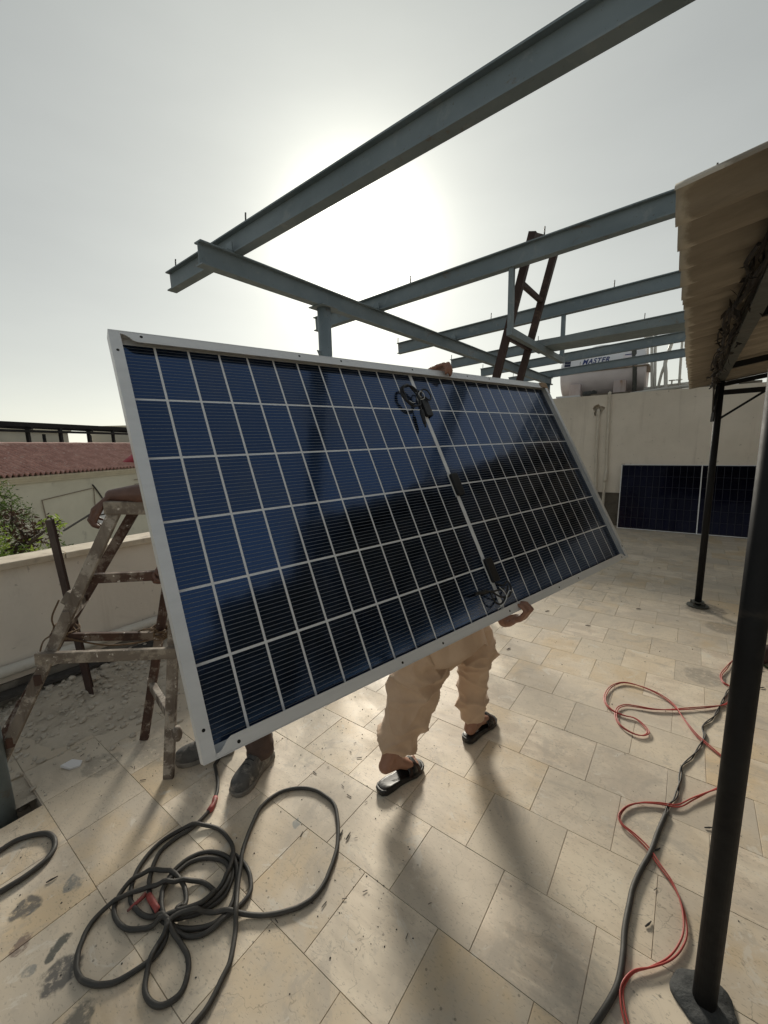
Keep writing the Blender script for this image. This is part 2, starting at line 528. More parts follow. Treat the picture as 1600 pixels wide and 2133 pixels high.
M['twig'] = pm('dry_twig', (0.05, 0.036, 0.026), None, 9, 0.85, 0.3)
M['creeper'] = pm('dry_black_creeper', (0.016, 0.013, 0.011), (0.03, 0.023, 0.018), 6, 0.9, 0.2)
def wood(name, c1, c2, c3, stretch):
    m, t, b = mat_new(name)
    q = NT(t)
    co = q.n('ShaderNodeTexCoord').outputs['Generated']
    co2 = q.n('ShaderNodeTexCoord').outputs['Object']
    g = q.noise(q.mapping(co2, stretch), 9, 6, 0.65, 0.6)
    c = q.mix(q.ramp(g, 0.3, 0.68), c1, c2)
    p = q.noise(co2, 11, 7, 0.72)
    c = q.mix(q.ramp(p, 0.48, 0.60), c, c3)
    p2 = q.noise(co2, 45, 3, 0.6)
    c = q.mix(q.ramp(p2, 0.655, 0.70), c, (0.55, 0.51, 0.46))
    q.l(c, b.inputs['Base Color'])
    b.inputs['Roughness'].default_value = 0.85
    q.bump(g, 0.6, 0.004, b)
    return m
M['wood_pale'] = wood('dusty_grey_wood', (0.235, 0.20, 0.168), (0.10, 0.078, 0.063), (0.34, 0.305, 0.265), (1, 1, 0.25))
M['wood_dark'] = wood('dark_stained_wood', (0.085, 0.043, 0.030), (0.045, 0.024, 0.018), (0.20, 0.16, 0.13), (1, 1, 0.25))
M['wood_board'] = wood('dusty_board', (0.22, 0.185, 0.15), (0.125, 0.10, 0.08), (0.31, 0.27, 0.22), (0.25, 1, 1))
M['rope'] = pm('frayed_rope', (0.20, 0.135, 0.08), (0.11, 0.072, 0.045), 60, 0.95, 0.8, 200, bdist=0.003)

# floor tiles: travertine, world-space veins shifted per tile by the tile's own tint, stains of their own shape
def mat_tile():
    m, t, b = mat_new('travertine_tile')
    q = NT(t)
    pos = q.n('ShaderNodeNewGeometry').outputs['Position']
    at = q.n('ShaderNodeAttribute', attribute_name='tint')
    tint = at.outputs['Color']
    off = q.n('ShaderNodeVectorMath', operation='MULTIPLY_ADD')
    q.l(tint, off.inputs[0])
    off.inputs[1].default_value = (37, 53, 71)
    q.l(pos, off.inputs[2])
    p = off.outputs[0]
    sepc = q.n('ShaderNodeSeparateColor')
    q.l(tint, sepc.inputs[0])
    r, g, bl = sepc.outputs
    # grain runs along one tile direction
    rot = q.mapping(p, (1, 1, 1), (0, 0, R_(-53.3)))
    vein = q.noise(q.mapping(rot, (9, 2.2, 1)), 1.4, 5, 0.66, 0.7)
    cloud = q.noise(p, 4.5, 4, 0.6, 0.3)
    c = q.mix(q.ramp(vein, 0.40, 0.60), (0.77, 0.665, 0.535), (0.585, 0.49, 0.385))
    c = q.mix(q.ramp(cloud, 0.45, 0.75), c, (0.77, 0.69, 0.56))
    c = q.mix(q.m('MULTIPLY', r, 0.92), c, (0.51, 0.445, 0.36))
    c = q.mix(q.m('MULTIPLY', g, 0.45), c, (0.78, 0.67, 0.505))
    # ochre clouding in some tiles
    och = q.m('MULTIPLY', q.ramp(q.noise(p, 3.1, 4, 0.6), 0.42, 0.62), q.ramp(bl, 0.35, 0.75))
    c = q.mix(q.m('MULTIPLY', och, 0.75), c, (0.60, 0.46, 0.285))
    # cracks
    vor = q.n('ShaderNodeTexVoronoi', feature='DISTANCE_TO_EDGE')
    vor.inputs['Scale'].default_value = 5.5
    dv = q.n('ShaderNodeVectorMath', operation='ADD')
    nz = q.n('ShaderNodeTexNoise')
    nz.inputs['Scale'].default_value = 9
    nz.inputs['Detail'].default_value = 4
    q.l(p, nz.inputs['Vector'])
    sc2 = q.n('ShaderNodeVectorMath', operation='SCALE')
    sc2.inputs['Scale'].default_value = 0.22
    q.l(nz.outputs['Color'], sc2.inputs[0])
    q.l(p, dv.inputs[0])
    q.l(sc2.outputs[0], dv.inputs[1])
    q.l(dv.outputs[0], vor.inputs['Vector'])
    crack = q.m('MULTIPLY', q.m('SUBTRACT', 1.0, q.ramp(vor.outputs['Distance'], 0.0, 0.012)), q.ramp(q.noise(p, 2.3, 3), 0.50, 0.62))
    c = q.mix(q.m('MULTIPLY', crack, 0.55), c, (0.20, 0.165, 0.125))
    # pits
    pit = q.ramp(q.noise(q.mapping(rot, (2.2, 1, 1)), 75, 3, 0.6), 0.58, 0.66)
    c = q.mix(q.m('MULTIPLY', pit, 0.42), c, (0.25, 0.21, 0.165))
    # world-space dirt: grey scuffs over several tiles, fine dark specks, pale cement smears
    d1 = q.ramp(q.noise(pos, 1.35, 6, 0.68, 0.6), 0.44, 0.64)
    c = q.mix(q.m('MULTIPLY', d1, 0.62), c, (0.46, 0.41, 0.345))
    d3 = q.ramp(q.noise(pos, 3.2, 6, 0.74, 1.2), 0.53, 0.64)
    c = q.mix(q.m('MULTIPLY', d3, 0.45), c, (0.38, 0.34, 0.29))
    sm = q.ramp(q.noise(q.mapping(pos, (1, 1, 1), (0, 0, 0.5), (4, 2, 0)), 5.5, 5, 0.75, 1.5), 0.60, 0.65)
    c = q.mix(q.m('MULTIPLY', sm, 0.55), c, (0.66, 0.62, 0.55))
    sp = q.n('ShaderNodeTexVoronoi')
    sp.inputs['Scale'].default_value = 26
    q.l(pos, sp.inputs['Vector'])
    speck = q.m('MULTIPLY', q.m('LESS_THAN', sp.outputs['Distance'], 0.10), q.m('GREATER_THAN', q.noise(pos, 6, 3), 0.54))
    c = q.mix(q.m('MULTIPLY', speck, 0.5), c, (0.05, 0.045, 0.04))
    # cement dust by the parapet
    sx = q.n('ShaderNodeVectorMath', operation='DOT_PRODUCT')
    q.l(pos, sx.inputs[0])
    sx.inputs[1].default_value = UD
    du = q.m('ADD', sx.outputs['Value'], q.m('MULTIPLY', q.noise(pos, 3.0, 4, 0.65), 1.3))
    dust = q.ramp(du, 2.55, 3.35)
    c = q.mix(q.m('MULTIPLY', dust, 0.8), c, (0.46, 0.405, 0.33))
    # dark paint and tar blots
    nd = q.n('ShaderNodeTexNoise')
    nd.inputs['Scale'].default_value = 14
    nd.inputs['Detail'].default_value = 5
    q.l(pos, nd.inputs['Vector'])
    w = q.n('ShaderNodeVectorMath', operation='SCALE')
    w.inputs['Scale'].default_value = 0.09
    q.l(nd.outputs['Color'], w.inputs[0])
    wp = q.n('ShaderNodeVectorMath', operation='ADD')
    q.l(pos, wp.inputs[0])
    q.l(w.outputs[0], wp.inputs[1])
    patch = q.noise(pos, 30, 4, 0.7)
    for (x, y, rad, colr, k) in ((-1.28, 1.20, 0.050, (0.085, 0.085, 0.085), 0.85), (-1.17, 1.275, 0.035, (0.14, 0.165, 0.18), 0.7), (-1.08, 1.075, 0.030, (0.06, 0.065, 0.06), 0.9), (-1.015, 1.00, 0.060, (0.085, 0.082, 0.08), 0.9), (-1.12, 1.02, 0.025, (0.12, 0.15, 0.17), 0.6), (-0.885, 0.90, 0.050, (0.10, 0.10, 0.09), 0.8), (-1.20, 1.09, 0.032, (0.13, 0.08, 0.07), 0.7), (-0.395, 1.50, 0.022, (0.18, 0.21, 0.22), 0.7), (2.95, 3.60, 0.17, (0.20, 0.17, 0.14), 0.75), (2.80, 3.20, 0.15, (0.26, 0.23, 0.195), 0.6), (2.10, 2.50, 0.13, (0.18, 0.165, 0.145), 0.5), (-1.45, 1.85, 0.10, (0.16, 0.15, 0.13), 0.5), (-1.2, 1.95, 0.14, (0.2, 0.18, 0.15), 0.4)):
        ds = q.n('ShaderNodeVectorMath', operation='DISTANCE')
        q.l(wp.outputs[0], ds.inputs[0])
        ds.inputs[1].default_value = (x+0.045, y+0.045, 0.045)
        mk = q.m('SUBTRACT', 1.0, q.ramp(ds.outputs['Value'], rad*0.75, rad))
        mk = q.m('MULTIPLY', mk, q.ramp(patch, 0.30, 0.52))
        c = q.mix(q.m('MULTIPLY', mk, k), c, colr)
    q.l(c, b.inputs['Base Color'])
    rg = q.m('ADD', q.m('MULTIPLY_ADD', cloud, 0.30, 0.36), q.m('MULTIPLY', d1, 0.15), clamp=True)
    q.l(rg, b.inputs['Roughness'])
    b.inputs['Specular IOR Level'].default_value = 0.45
    q.bump(q.m('SUBTRACT', 1.0, pit), 0.12, 0.003, b)
    return m
M['tile'] = mat_tile()

# solar cell: blue-black silicon under glass with fine conductor wires (flat print)
def mat_cell(name, metal_col, rough, nl, line_col, lw, coat=0.55):
    m, t, b = mat_new(name)
    q = NT(t)
    co = q.n('ShaderNodeTexCoord').outputs['Object']
    s = q.n('ShaderNodeSeparateXYZ')
    q.l(co, s.inputs[0])
    fr = q.m('FRACT', q.m('ADD', q.m('MULTIPLY', s.outputs['Z'], nl/0.178), 0.5))
    d = q.m('ABSOLUTE', q.m('SUBTRACT', fr, 0.5))
    line = q.m('MULTIPLY', q.m('LESS_THAN', d, lw), q.m('LESS_THAN', q.m('ABSOLUTE', s.outputs['X']), 0.0425))
    oi = q.n('ShaderNodeObjectInfo').outputs['Random']
    mc = q.mix(q.m('MULTIPLY', oi, 0.8), metal_col, tuple(x*0.66 for x in metal_col))
    n = q.noise(co, 160, 3)
    mc = q.mix(q.m('MULTIPLY', n, 0.25), mc, tuple(x*0.6 for x in metal_col))
    gp = q.n('ShaderNodeNewGeometry').outputs['Position']
    dust = q.m('MULTIPLY', q.ramp(q.noise(gp, 2.6, 6, 0.7, 0.7), 0.42, 0.70), 0.16 if coat > 0.3 else 0.02)
    q.l(q.mix(dust, q.mix(line, mc, line_col), (0.10, 0.10, 0.105)), b.inputs['Base Color'])
    q.l(q.m('SUBTRACT', q.m('SUBTRACT', 1.0, q.m('MULTIPLY', line, 0.75)), dust), b.inputs['Metallic'])
    q.l(q.m('ADD', q.m('MULTIPLY_ADD', line, 0.3, rough), q.m('MULTIPLY', dust, 0.7)), b.inputs['Roughness'])
    b.inputs['Coat Weight'].default_value = coat
    b.inputs['Coat Roughness'].default_value = 0.06
    b.inputs['Coat IOR'].default_value = 1.45
    return m
M['cell'] = mat_cell('rear_solar_cell', (0.030, 0.072, 0.180), 0.12, 16, (0.15, 0.17, 0.20), 0.07)
M['cell_front'] = mat_cell('front_solar_cell', (0.002, 0.0024, 0.011), 0.2, 10, (0.006, 0.007, 0.016), 0.03, 0.12)
M['grid'] = pm('white_glass_grid', (0.80, 0.81, 0.82), (0.76, 0.77, 0.78), 30, 0.15, 0, coat=0.6)
M['grid_dark'] = pm('dark_glass_grid', (0.030, 0.032, 0.042), None, 30, 0.3, 0, spec=0.15)

# canopy sheet: weathered fibre cement, pale efflorescence along the eaves side
def mat_sheet():
    m, t, b = mat_new('fibre_cement_sheet')
    q = NT(t)
    co = q.n('ShaderNodeTexCoord').outputs['Object']
    s = q.n('ShaderNodeSeparateXYZ')
    q.l(co, s.inputs[0])
    n1 = q.noise(q.mapping(co, (1, 6, 1)), 3.5, 6, 0.65)
    c = q.mix(q.ramp(n1, 0.3, 0.7), (0.33, 0.29, 0.237), (0.235, 0.205, 0.168))
    nw = q.noise(co, 7, 6, 0.7)
    e = q.m('ADD', s.outputs['X'], q.m('MULTIPLY', nw, -0.09))
    ribs = q.m('MULTIPLY', q.m('ABSOLUTE', q.m('SINE', q.m('MULTIPLY', s.outputs['Y'], math.pi/0.165))), 0.07)
    edge = q.m('SUBTRACT', 1.0, q.ramp(q.m('ADD', e, ribs), 0.030, 0.050))
    c = q.mix(q.m('MULTIPLY', edge, 0.8), c, (0.56, 0.52, 0.45))
    bl = q.ramp(q.noise(co, 9, 7, 0.75, 0.8), 0.66, 0.72)
    c = q.mix(q.m('MULTIPLY', bl, 0.55), c, (0.52, 0.48, 0.41))
    q.l(c, b.inputs['Base Color'])
    b.inputs['Roughness'].default_value = 0.92
    b.inputs['Specular IOR Level'].default_value = 0.2
    q.bump(q.noise(co, 55, 4), 0.3, 0.004, b)
    return m
M['sheet'] = mat_sheet()

# ---------------------------------------------------------------- the setting: ground, roof slab, tiled floor, walls
GZ = -3.6
g = MB()
g.add([(-400, -300, GZ), (400, -300, GZ), (400, 700, GZ), (-400, 700, GZ)], [(0, 1, 2, 3)])
tag(g.build('ground', M['ground'], origin=(0, 0, GZ)), kind='structure')

U0, U1, V0, V1 = -6.2, 3.40, -1.8, 9.1
PIT = (2.222, 2.530, 0.0602, 0.3599)          # u0,u1,v0,v1 of the hole left for a column
sl = MB()
zt = -0.004
pu0, pu1, pv0, pv1 = PIT
us, vs = [U0, pu0, pu1, U1], [V0, pv0, pv1, V1]
for i in range(3):
    for j in range(3):
        if i == 1 and j == 1:
            continue
        sl.add([UV(us[i], vs[j], zt), UV(us[i], vs[j+1], zt), UV(us[i+1], vs[j+1], zt), UV(us[i+1], vs[j], zt)], [(0, 1, 2, 3)])
cn = [(pu0, pv0), (pu1, pv0), (pu1, pv1), (pu0, pv1)]
for (a, b), (c, d) in zip(cn, cn[1:]+cn[:1]):
    sl.add([UV(a, b, zt), UV(c, d, zt), UV(c, d, -0.16), UV(a, b, -0.16)], [(0, 1, 2, 3)])
sl.add([UV(*p, -0.16) for p in cn], [(0, 1, 2, 3)])
cn = [(U0, V0), (U1, V0), (U1, V1), (U0, V1)]
for (a, b), (c, d) in zip(cn, cn[1:]+cn[:1]):
    sl.add([UV(a, b, zt), UV(c, d, zt), UV(c, d, GZ), UV(a, b, GZ)], [(0, 1, 2, 3)])
floor = tag(sl.build('roof_floor', M['grout'], origin=(0, 0, 0), fix=True), kind='structure')

PITCH_V, PITCH_U, W0 = 0.3048, 0.3072, 0.3649
def tile_geo(u0, u1, v0, v1, rnd):
    gp, bv = 0.0008, 0.0008
    a, b, c, d = u0+gp, u1-gp, v0+gp, v1-gp
    dz = [rnd.uniform(-0.0007, 0.0007) for _ in range(4)]
    o = [(a, c), (b, c), (b, d), (a, d)]
    i = [(a+bv, c+bv), (b-bv, c+bv), (b-bv, d-bv), (a+bv, d-bv)]
    P = [UV(x, y, -0.0045) for x, y in o]+[UV(x, y, -0.0012) for x, y in o]+[UV(x, y, z) for (x, y), z in zip(i, dz)]
    F = [(8, 11, 10, 9)]
    for k in range(4):
        n = (k+1) % 4
        F += [(4+k, 8+k, 9+k if k < 3 else 8, 4+n), (k, 4+k, 4+n, n)]
    return P, F
tiles = []
rt = random.Random(3)
row0 = int((V0-W0)/PITCH_V)
for k in range(row0, int((V1-W0)/PITCH_V)):
    off = {0: 0.083, 1: 0.237, 2: 0.128, 3: 0.285, 4: 0.131, 5: 0.278, 6: 0.134, 7: 0.277, -1: 0.072}.get(k, (0.13 if k % 2 == 0 else 0.28)+rt.uniform(-0.006, 0.006))
    va, vb = W0+k*PITCH_V, W0+(k+1)*PITCH_V
    j = math.floor((U0-off)/PITCH_U)+1
    while off+(j+1)*PITCH_U < U1+0.01:
        ua, ub = off+j*PITCH_U, off+(j+1)*PITCH_U
        j += 1
        if k == -1 and ub > pu0+0.02 and ua < pu1-0.02:
            continue                            # the hole for the column
        c = UV((ua+ub)/2, (va+vb)/2)
        d = c-Vector((0, 0, CAM_H))
        dep = d.dot(_f)
        x = d.dot(_r)/dep*855.4+800 if dep > 0.05 else -9999
        y = 1066.5-d.dot(_u)/dep*855.4 if dep > 0.05 else -9999
        vis = dep > 0.05 and -160 < x < 1760 and 1000 < y < 2400
        tiles.append((0 if vis else 1, dep if vis else 50+d.length, ua, ub, va, vb))
tiles.sort()
def tint_attr(me, cols):
    at = me.attributes.new('tint', 'FLOAT_COLOR', 'FACE')
    at.data.foreach_set('color', [x for c in cols for x in c])
def rcol():
    a = rt.random()
    return (max(0, rt.gauss(0.30, 0.28)) if a < 0.8 else rt.uniform(0.6, 1.0), rt.random(), rt.random(), 1)
def clampc(c):
    return tuple(min(1, max(0, x)) for x in c)
rest = MB()
rest_c = []
for i, (_, _, ua, ub, va, vb) in enumerate(tiles):
    P, F = tile_geo(ua, ub, va, vb, rt)
    c = clampc(rcol())
    if i < 296:
        t = MB().add(P, F)
        o = t.build('tile', M['tile'], parent=floor)
        tint_attr(o.data, [c]*len(F))
    else:
        rest.add(P, F)
        rest_c += [c]*len(F)
o = rest.build('tile_field', M['tile'], parent=floor, kind='stuff')
tint_attr(o.data, rest_c)

# ---- left parapet with stone coping
PU = 3.36
pr = empty('parapet_wall', UV(PU, 4, 0), 'low cream painted parapet along the left edge of the roof', 'wall')
b = MB()
b.add([UV(u, v, z) for u in (PU, PU+0.15) for v in (-1.8, 9.0) for z in (0.14, 0.855)], [(0, 1, 3, 2), (4, 6, 7, 5), (0, 4, 5, 1), (2, 3, 7, 6), (1, 5, 7, 3), (0, 2, 6, 4)])
b.build('wall_face', M['parapet'], pr, fix=True)
b = MB()
b.add([UV(u, v, z) for u in (PU-0.012, PU+0.15) for v in (-1.8, 9.0) for z in (-0.02, 0.137)], [(0, 1, 3, 2), (4, 6, 7, 5), (0, 4, 5, 1), (2, 3, 7, 6), (1, 5, 7, 3), (0, 2, 6, 4)])
b.build('wall_foot', M['concrete'], pr, fix=True)
b = MB()
b.add([UV(u, v, z) for u in (PU+0.003, PU+0.148) for v in (-1.79, 8.99) for z in (GZ, -0.03)], [(0, 1, 3, 2), (4, 6, 7, 5), (0, 4, 5, 1), (2, 3, 7, 6), (1, 5, 7, 3), (0, 2, 6, 4)])
b.build('outer_wall', M['parapet'], pr, fix=True)
x = -1.8
while x < 8.9:
    L = rt.uniform(0.84, 0.95)
    c = UV(PU+0.07, x+L/2, 0.880+rt.uniform(-0.002, 0.002))
    MB().box(c, (0.235, L-0.004, 0.044), (UD, VD, Vector((0, 0, 1)))).build('coping_slab', M['coping'], pr, bevel=0.006)
    x += L
# white waste pipe clipped along the foot of the parapet
pp = MB()
pp.tube([UV(PU-0.045, v, 0.225+0.004*math.sin(v*2)) for v in [-1.8+0.6*i for i in range(18)]], 0.036, 14)
pipe = tag(pp.build('waste_pipe', M['pvc_white'], smooth=True), 'white plastic pipe running along the foot of the left parapet', 'pipe')
for v in (0.2, 2.3, 4.6, 6.8):
    MB().tube([UV(PU-0.045+0.04*math.sin(a)*-1.0, v, 0.225+0.04*math.cos(a)) for a in [math.pi*2*k/16 for k in range(16)]], 0.005, 6, closed=True).build('pipe_clip', M['stud'], pipe)

# ---- rear wall on the right with the upper roof behind it
WD, WN = a2(-35), Vector((0.574, 0.819, 0))      # along, and away from the camera
W_0 = Vector((4.29, 7.38, 0))
def WS(s, z=0.0, o=0.0):
    return W_0+WD*s+WN*o+Vector((0, 0, z))
ZU = Vector((0, 0, 1))
rw = empty('back_wall', WS(0, 0), 'tall cream rendered wall at the back right of the roof', 'wall')
def rect_with_hole(mb, s0, s1, z0, z1, hc, hr, n=24):
    """front face of the wall with a ragged knocked-out opening"""
    hs, hz = hc
    ring = []
    for k in range(n):
        a = 2*math.pi*k/n
        r = hr*(1+0.16*math.sin(3*a+1)+0.12*math.sin(5*a)+0.05*math.sin(9*a))
        ring.append((hs+r*math.cos(a), hz+r*1.1*math.sin(a)))
    box = []
    for k in range(n):
        a = 2*math.pi*k/n
        dx, dz = math.cos(a), math.sin(a)
        q = 0.35/max(abs(dx), abs(dz))
        box.append((hs+dx*q, hz+dz*q))
    bs0, bs1, bz0, bz1 = hs-0.35, hs+0.35, hz-0.35, hz+0.35
    bz1 = min(bz1, z1)
    box = [(a, min(c, bz1)) for a, c in box]
    P = [WS(a, c) for a, c in ring]+[WS(a, c) for a, c in box]
    mb.add(P, [(k, (k+1) % n, n+(k+1) % n, n+k) for k in range(n)])
    for (a, c, d, e) in ((s0, bs0, z0, z1), (bs1, s1, z0, z1), (bs0, bs1, z0, bz0)):
        mb.add([WS(a, d), WS(c, d), WS(c, e), WS(a, e)], [(0, 1, 2, 3)])
    if bz1 < z1-1e-4:
        mb.add([WS(bs0, bz1), WS(bs1, bz1), WS(bs1, z1), WS(bs0, z1)], [(0, 1, 2, 3)])
    # throat of the hole
    mb.add([WS(a, c) for a, c in ring]+[WS(a*0.9+hs*0.1, c*0.9+hz*0.1, 0.13) for a, c in ring]+[WS(hs, hz, 0.13)], [(k, n+k, n+(k+1) % n, (k+1) % n) for k in range(n)]+[(n+k, 2*n, n+(k+1) % n) for k in range(n)])
S0, S1, WT = -6.0, 6.0, 2.365
m_ = MB()
rect_with_hole(m_, S0, S1, 0.612, WT, (-0.442, 2.105), 0.088)
for s_ in (S0, S1):
    m_.add([WS(s_, 0.612), WS(s_, WT), WS(s_, WT, 0.2), WS(s_, 0.612, 0.2)], [(0, 1, 2, 3)])
m_.add([WS(S0, WT), WS(S1, WT), WS(S1, WT, 0.2), WS(S0, WT, 0.2)], [(0, 1, 2, 3)])
m_.add([WS(S0, 0.612), WS(S1, 0.612), WS(S1, 0.612, 0.2), WS(S0, 0.612, 0.2)], [(0, 1, 2, 3)])
m_.build('wall_face', M['plaster'], rw)
m_ = MB()
for z0, z1, o_ in ((-0.02, 0.20, 0.028), (0.204, 0.40, 0.022), (0.404, 0.609, 0.030)):
    m_.add([WS(S0, z0, o_), WS(S1, z0, o_), WS(S1, z1, o_), WS(S0, z1, o_)], [(0, 1, 2, 3)])
    m_.add([WS(S0, z1, o_), WS(S1, z1, o_), WS(S1, z1, 0.1), WS(S0, z1, 0.1)], [(0, 1, 2, 3)])
m_.add([WS(S0, -0.02, 0.06), WS(S1, -0.02, 0.06), WS(S1, 0.61, 0.06), WS(S0, 0.61, 0.06)], [(0, 1, 2, 3)])
m_.build('wall_foot', M['skirting'], rw)
ur = MB()
ur.box(WS(0, (2.33+GZ)/2, 2.75), (12, 5.0, 2.33-GZ), (WD, WN, ZU))
tag(ur.build('upper_roof', M['concrete']), kind='structure')

sw = MB()  # invented wall out of view, gives the carried panel something to reflect
sw.box(UV(-6.1, 3.4, (3.4+GZ)/2), (0.2, 10.0, 3.4-GZ), (UD, VD, ZU))
tag(sw.build('reflection_wall', M['plaster']), 'unseen cream wall added right of the canopy for the panel to reflect', 'wall')

st = MB()  # invented block out of view, keeps bright sky off the panel's lower right
st.box(WS(6.0, (4.1+2.34)/2, 2.2), (6.4, 3.6, 4.1-2.34), (WD, WN, ZU))
tag(st.build('reflection_block', M['plaster']), 'unseen cream block added on the upper roof to block sky in the panel reflection', 'reflection block')

# the two pipes on the wall
t = empty('drain_pipe', WS(-0.42, 0.6, -0.05), 'thin cream pipe coming out of the ragged hole in the wall', 'pipe')
MB().tube(smooth_path([WS(-0.44, 2.10, 0.10), WS(-0.437, 2.10, 0.0), WS(-0.432, 2.075, -0.035), WS(-0.430, 2.02, -0.042), WS(-0.424, 1.3, -0.04), WS(-0.404, 0.63, -0.045), WS(-0.398, 0.10, -0.05), WS(-0.397, 0.005, -0.05)], 6), 0.026, 12).build('pipe', M['pvc'], t, smooth=True)
MB().lathe([(0.031, -0.03), (0.031, 0.03)], WS(-0.4315, 2.035, -0.041), 12).build('elbow_collar', M['pvc'], t)
t = empty('supply_pipe', WS(-0.26, 0.0, -0.04), 'cream pipe with a lumpy mended joint running down the whole wall', 'pipe')
MB().tube(smooth_path([WS(-0.275, WT+0.03, 0.25), WS(-0.274, WT+0.028, 0.05), WS(-0.273, WT+0.012, -0.02), WS(-0.272, WT-0.05, -0.03), WS(-0.258, 1.5, -0.03), WS(-0.247, 1.0, -0.034), WS(-0.250, 0.9, -0.05), WS(-0.262, 0.62, -0.05), WS(-0.266, 0.4, -0.045), WS(-0.267, 0.005, -0.045)], 6), 0.025, 12).build('pipe', M['pvc'], t, smooth=True)
MB().tube([WS(-0.247, 1.02, -0.034), WS(-0.246, 0.97, -0.038), WS(-0.25, 0.92, -0.045), WS(-0.249, 0.86, -0.05), WS(-0.257, 0.80, -0.05)], [0.028, 0.037, 0.031, 0.034, 0.027], 10).build('mended_joint', M['pvc'], t, smooth=True)

# ---------------------------------------------------------------- steel frame for the solar roof
I_SEC = [(-0.033, -0.0635), (0.033, -0.0635), (0.033, -0.0555), (0.0035, -0.0555), (0.0035, 0.0555), (0.033, 0.0555), (0.033, 0.0635), (-0.033, 0.0635), (-0.033, 0.0555), (-0.0035, 0.0555), (-0.0035, -0.0555), (-0.033, -0.0555)]
sf = empty('steel_roof_frame', (-0.43, 3.30, 0), 'grey painted steel frame of overhead beams and round columns', 'steel frame')
RD = a2(52.19)
PD = Vector((0.802, -0.595, 0.045)).normalized()
RA = Vector((-1.021, 2.541, 2.6635))
def rpt(s, dz=0.0):
    return RA+RD*s+Vector((0, 0, dz))
ra = MB()
ra.prism(I_SEC, rpt(0), rpt(6.86))
ra.build('rafter', M['steel'], sf)
PS = (0.244, 1.660, 3.064, 4.44, 5.50, 6.79)
T2 = 4.4
ra = MB()
dz2 = PD.z*T2
ra.prism(I_SEC, rpt(0.0, dz2)+Vector((PD.x, PD.y, 0))*T2, rpt(6.86, dz2)+Vector((PD.x, PD.y, 0))*T2)
ra.build('rafter', M['steel'], sf)
studs = ((-0.70, 0.12, 2.03), (-0.72, 0.33, 1.40, 2.3), (-0.79, 0.43, 1.60, 2.6), (-0.78, 0.5, 1.7), (-0.75, 0.4, 1.6), (-0.70, 0.5, 1.6))
for s_, st in zip(PS, studs):
    c0 = rpt(s_, 0.127)
    ra = MB()
    ra.prism(I_SEC, c0-PD*0.785, c0+PD*(T2+0.6), up=(0, 0, 1))
    pu = ra.build('purlin', M['steel'], sf)
    # bolted angle cleat where the beam crosses the rafter
    cl0 = rpt(s_, 0.0635)
    sd = Vector((-PD.y, PD.x, 0)).normalized()
    c_ = MB()
    c_.box(cl0+sd*-0.040+ZU*0.030, (0.06, 0.008, 0.055), (Vector((PD.x, PD.y, 0)).normalized(), sd, ZU))
    c_.box(cl0+sd*-0.058+ZU*0.005, (0.06, 0.040, 0.008), (Vector((PD.x, PD.y, 0)).normalized(), sd, ZU))
    cl_ = c_.build('cleat', M['steel'], pu)
    for tt in st:
        p = c0+PD*tt+Vector((0, 0, 0.0635))
        mb = MB()
        mb.tube([p-Vector((0, 0, 0.004)), p+Vector((0.002, 0, 0.05)), p+Vector((0.003, 0.002, 0.068))], 0.0048, 7)
        mb.build('stud', M['stud'], pu)
def column(p, top, r=0.051, z0=0.0, flange=True):
    mb = MB()
    mb.lathe([(r, z0), (r, top-0.008)], (p[0], p[1], 0), 24)
    c = mb.build('column', M['steel'], sf, smooth=False)
    for pl in c.data.polygons:
        pl.use_smooth = len(pl.vertices) == 4
    mb = MB()
    mb.box((p[0], p[1], top-0.004), (0.17, 0.15, 0.008), (RD, Vector((-RD.y, RD.x, 0)), ZU))
    mb.build('cap_plate', M['steel'], c)
    if flange:
        mb = MB()
        mb.box((p[0], p[1], z0+0.006), (0.2, 0.2, 0.012), (UD, VD, ZU))
        mb.build('foot_plate', M['steel'], c)
for s_ in (0.98, 6.62):
    q = rpt(s_)
    column((q.x, q.y), 2.599)
for s_ in (0.9, 3.7, 6.6):
    q = rpt(s_, dz2)+Vector((PD.x, PD.y, 0))*T2
    column((q.x, q.y), 2.599+dz2)
# gusset behind the visible column
q = rpt(0.98)
MB().poly([(0, 0), (0.09, 0), (0, -0.16)], -0.004, 0.004, (-RD, ZU, UD), (q.x, q.y, 2.28)).build('gusset', M['steel'], sf)
# hanging cradle: two hangers, a cross tube
H1, H2 = Vector((0.947, 3.148, 0)), Vector((1.80, 4.262, 0))
for h_ in (H1, H2):
    MB().bar(h_+Vector((0, 0, 2.352)), h_+Vector((0, 0, 2.785)), 0.036, 0.036, up=PD).build('hanger', M['steel'], sf)
d_ = (H2-H1).normalized()
MB().bar(H1-d_*0.022+Vector((0, 0, 2.352)), H2+d_*0.03+Vector((0, 0, 2.352)), 0.042, 0.050, up=(0, 0, 1)).build('cross_tube', M['steel'], sf)
# wide channel laid on the cross tube, running right
pc = (H1*0.35+H2*0.65)+Vector((0, 0, 2.381))
CH = [(-0.15, 0), (0.15, 0), (0.15, 0.055), (0.144, 0.055), (0.144, 0.006), (-0.144, 0.006), (-0.144, 0.055), (-0.15, 0.055)]
cm = MB()
PF = Vector((PD.x, PD.y, 0.012)).normalized()
cm.prism(CH, pc-PF*0.12, pc+PF*4.2, up=(0, 0, 1))
ch = empty('steel_channel', pc, 'wide grey steel channel laid flat on the hanging cross tube', 'steel channel')
cm.build('channel', M['steel'], ch)
MB().box(pc+PF*1.55+Vector((0, 0, 0.030)), (0.10, 0.34, 0.052), (PF, Vector((-PF.y, PF.x, 0)).normalized(), ZU)).build('stiffener', M['steel'], ch)

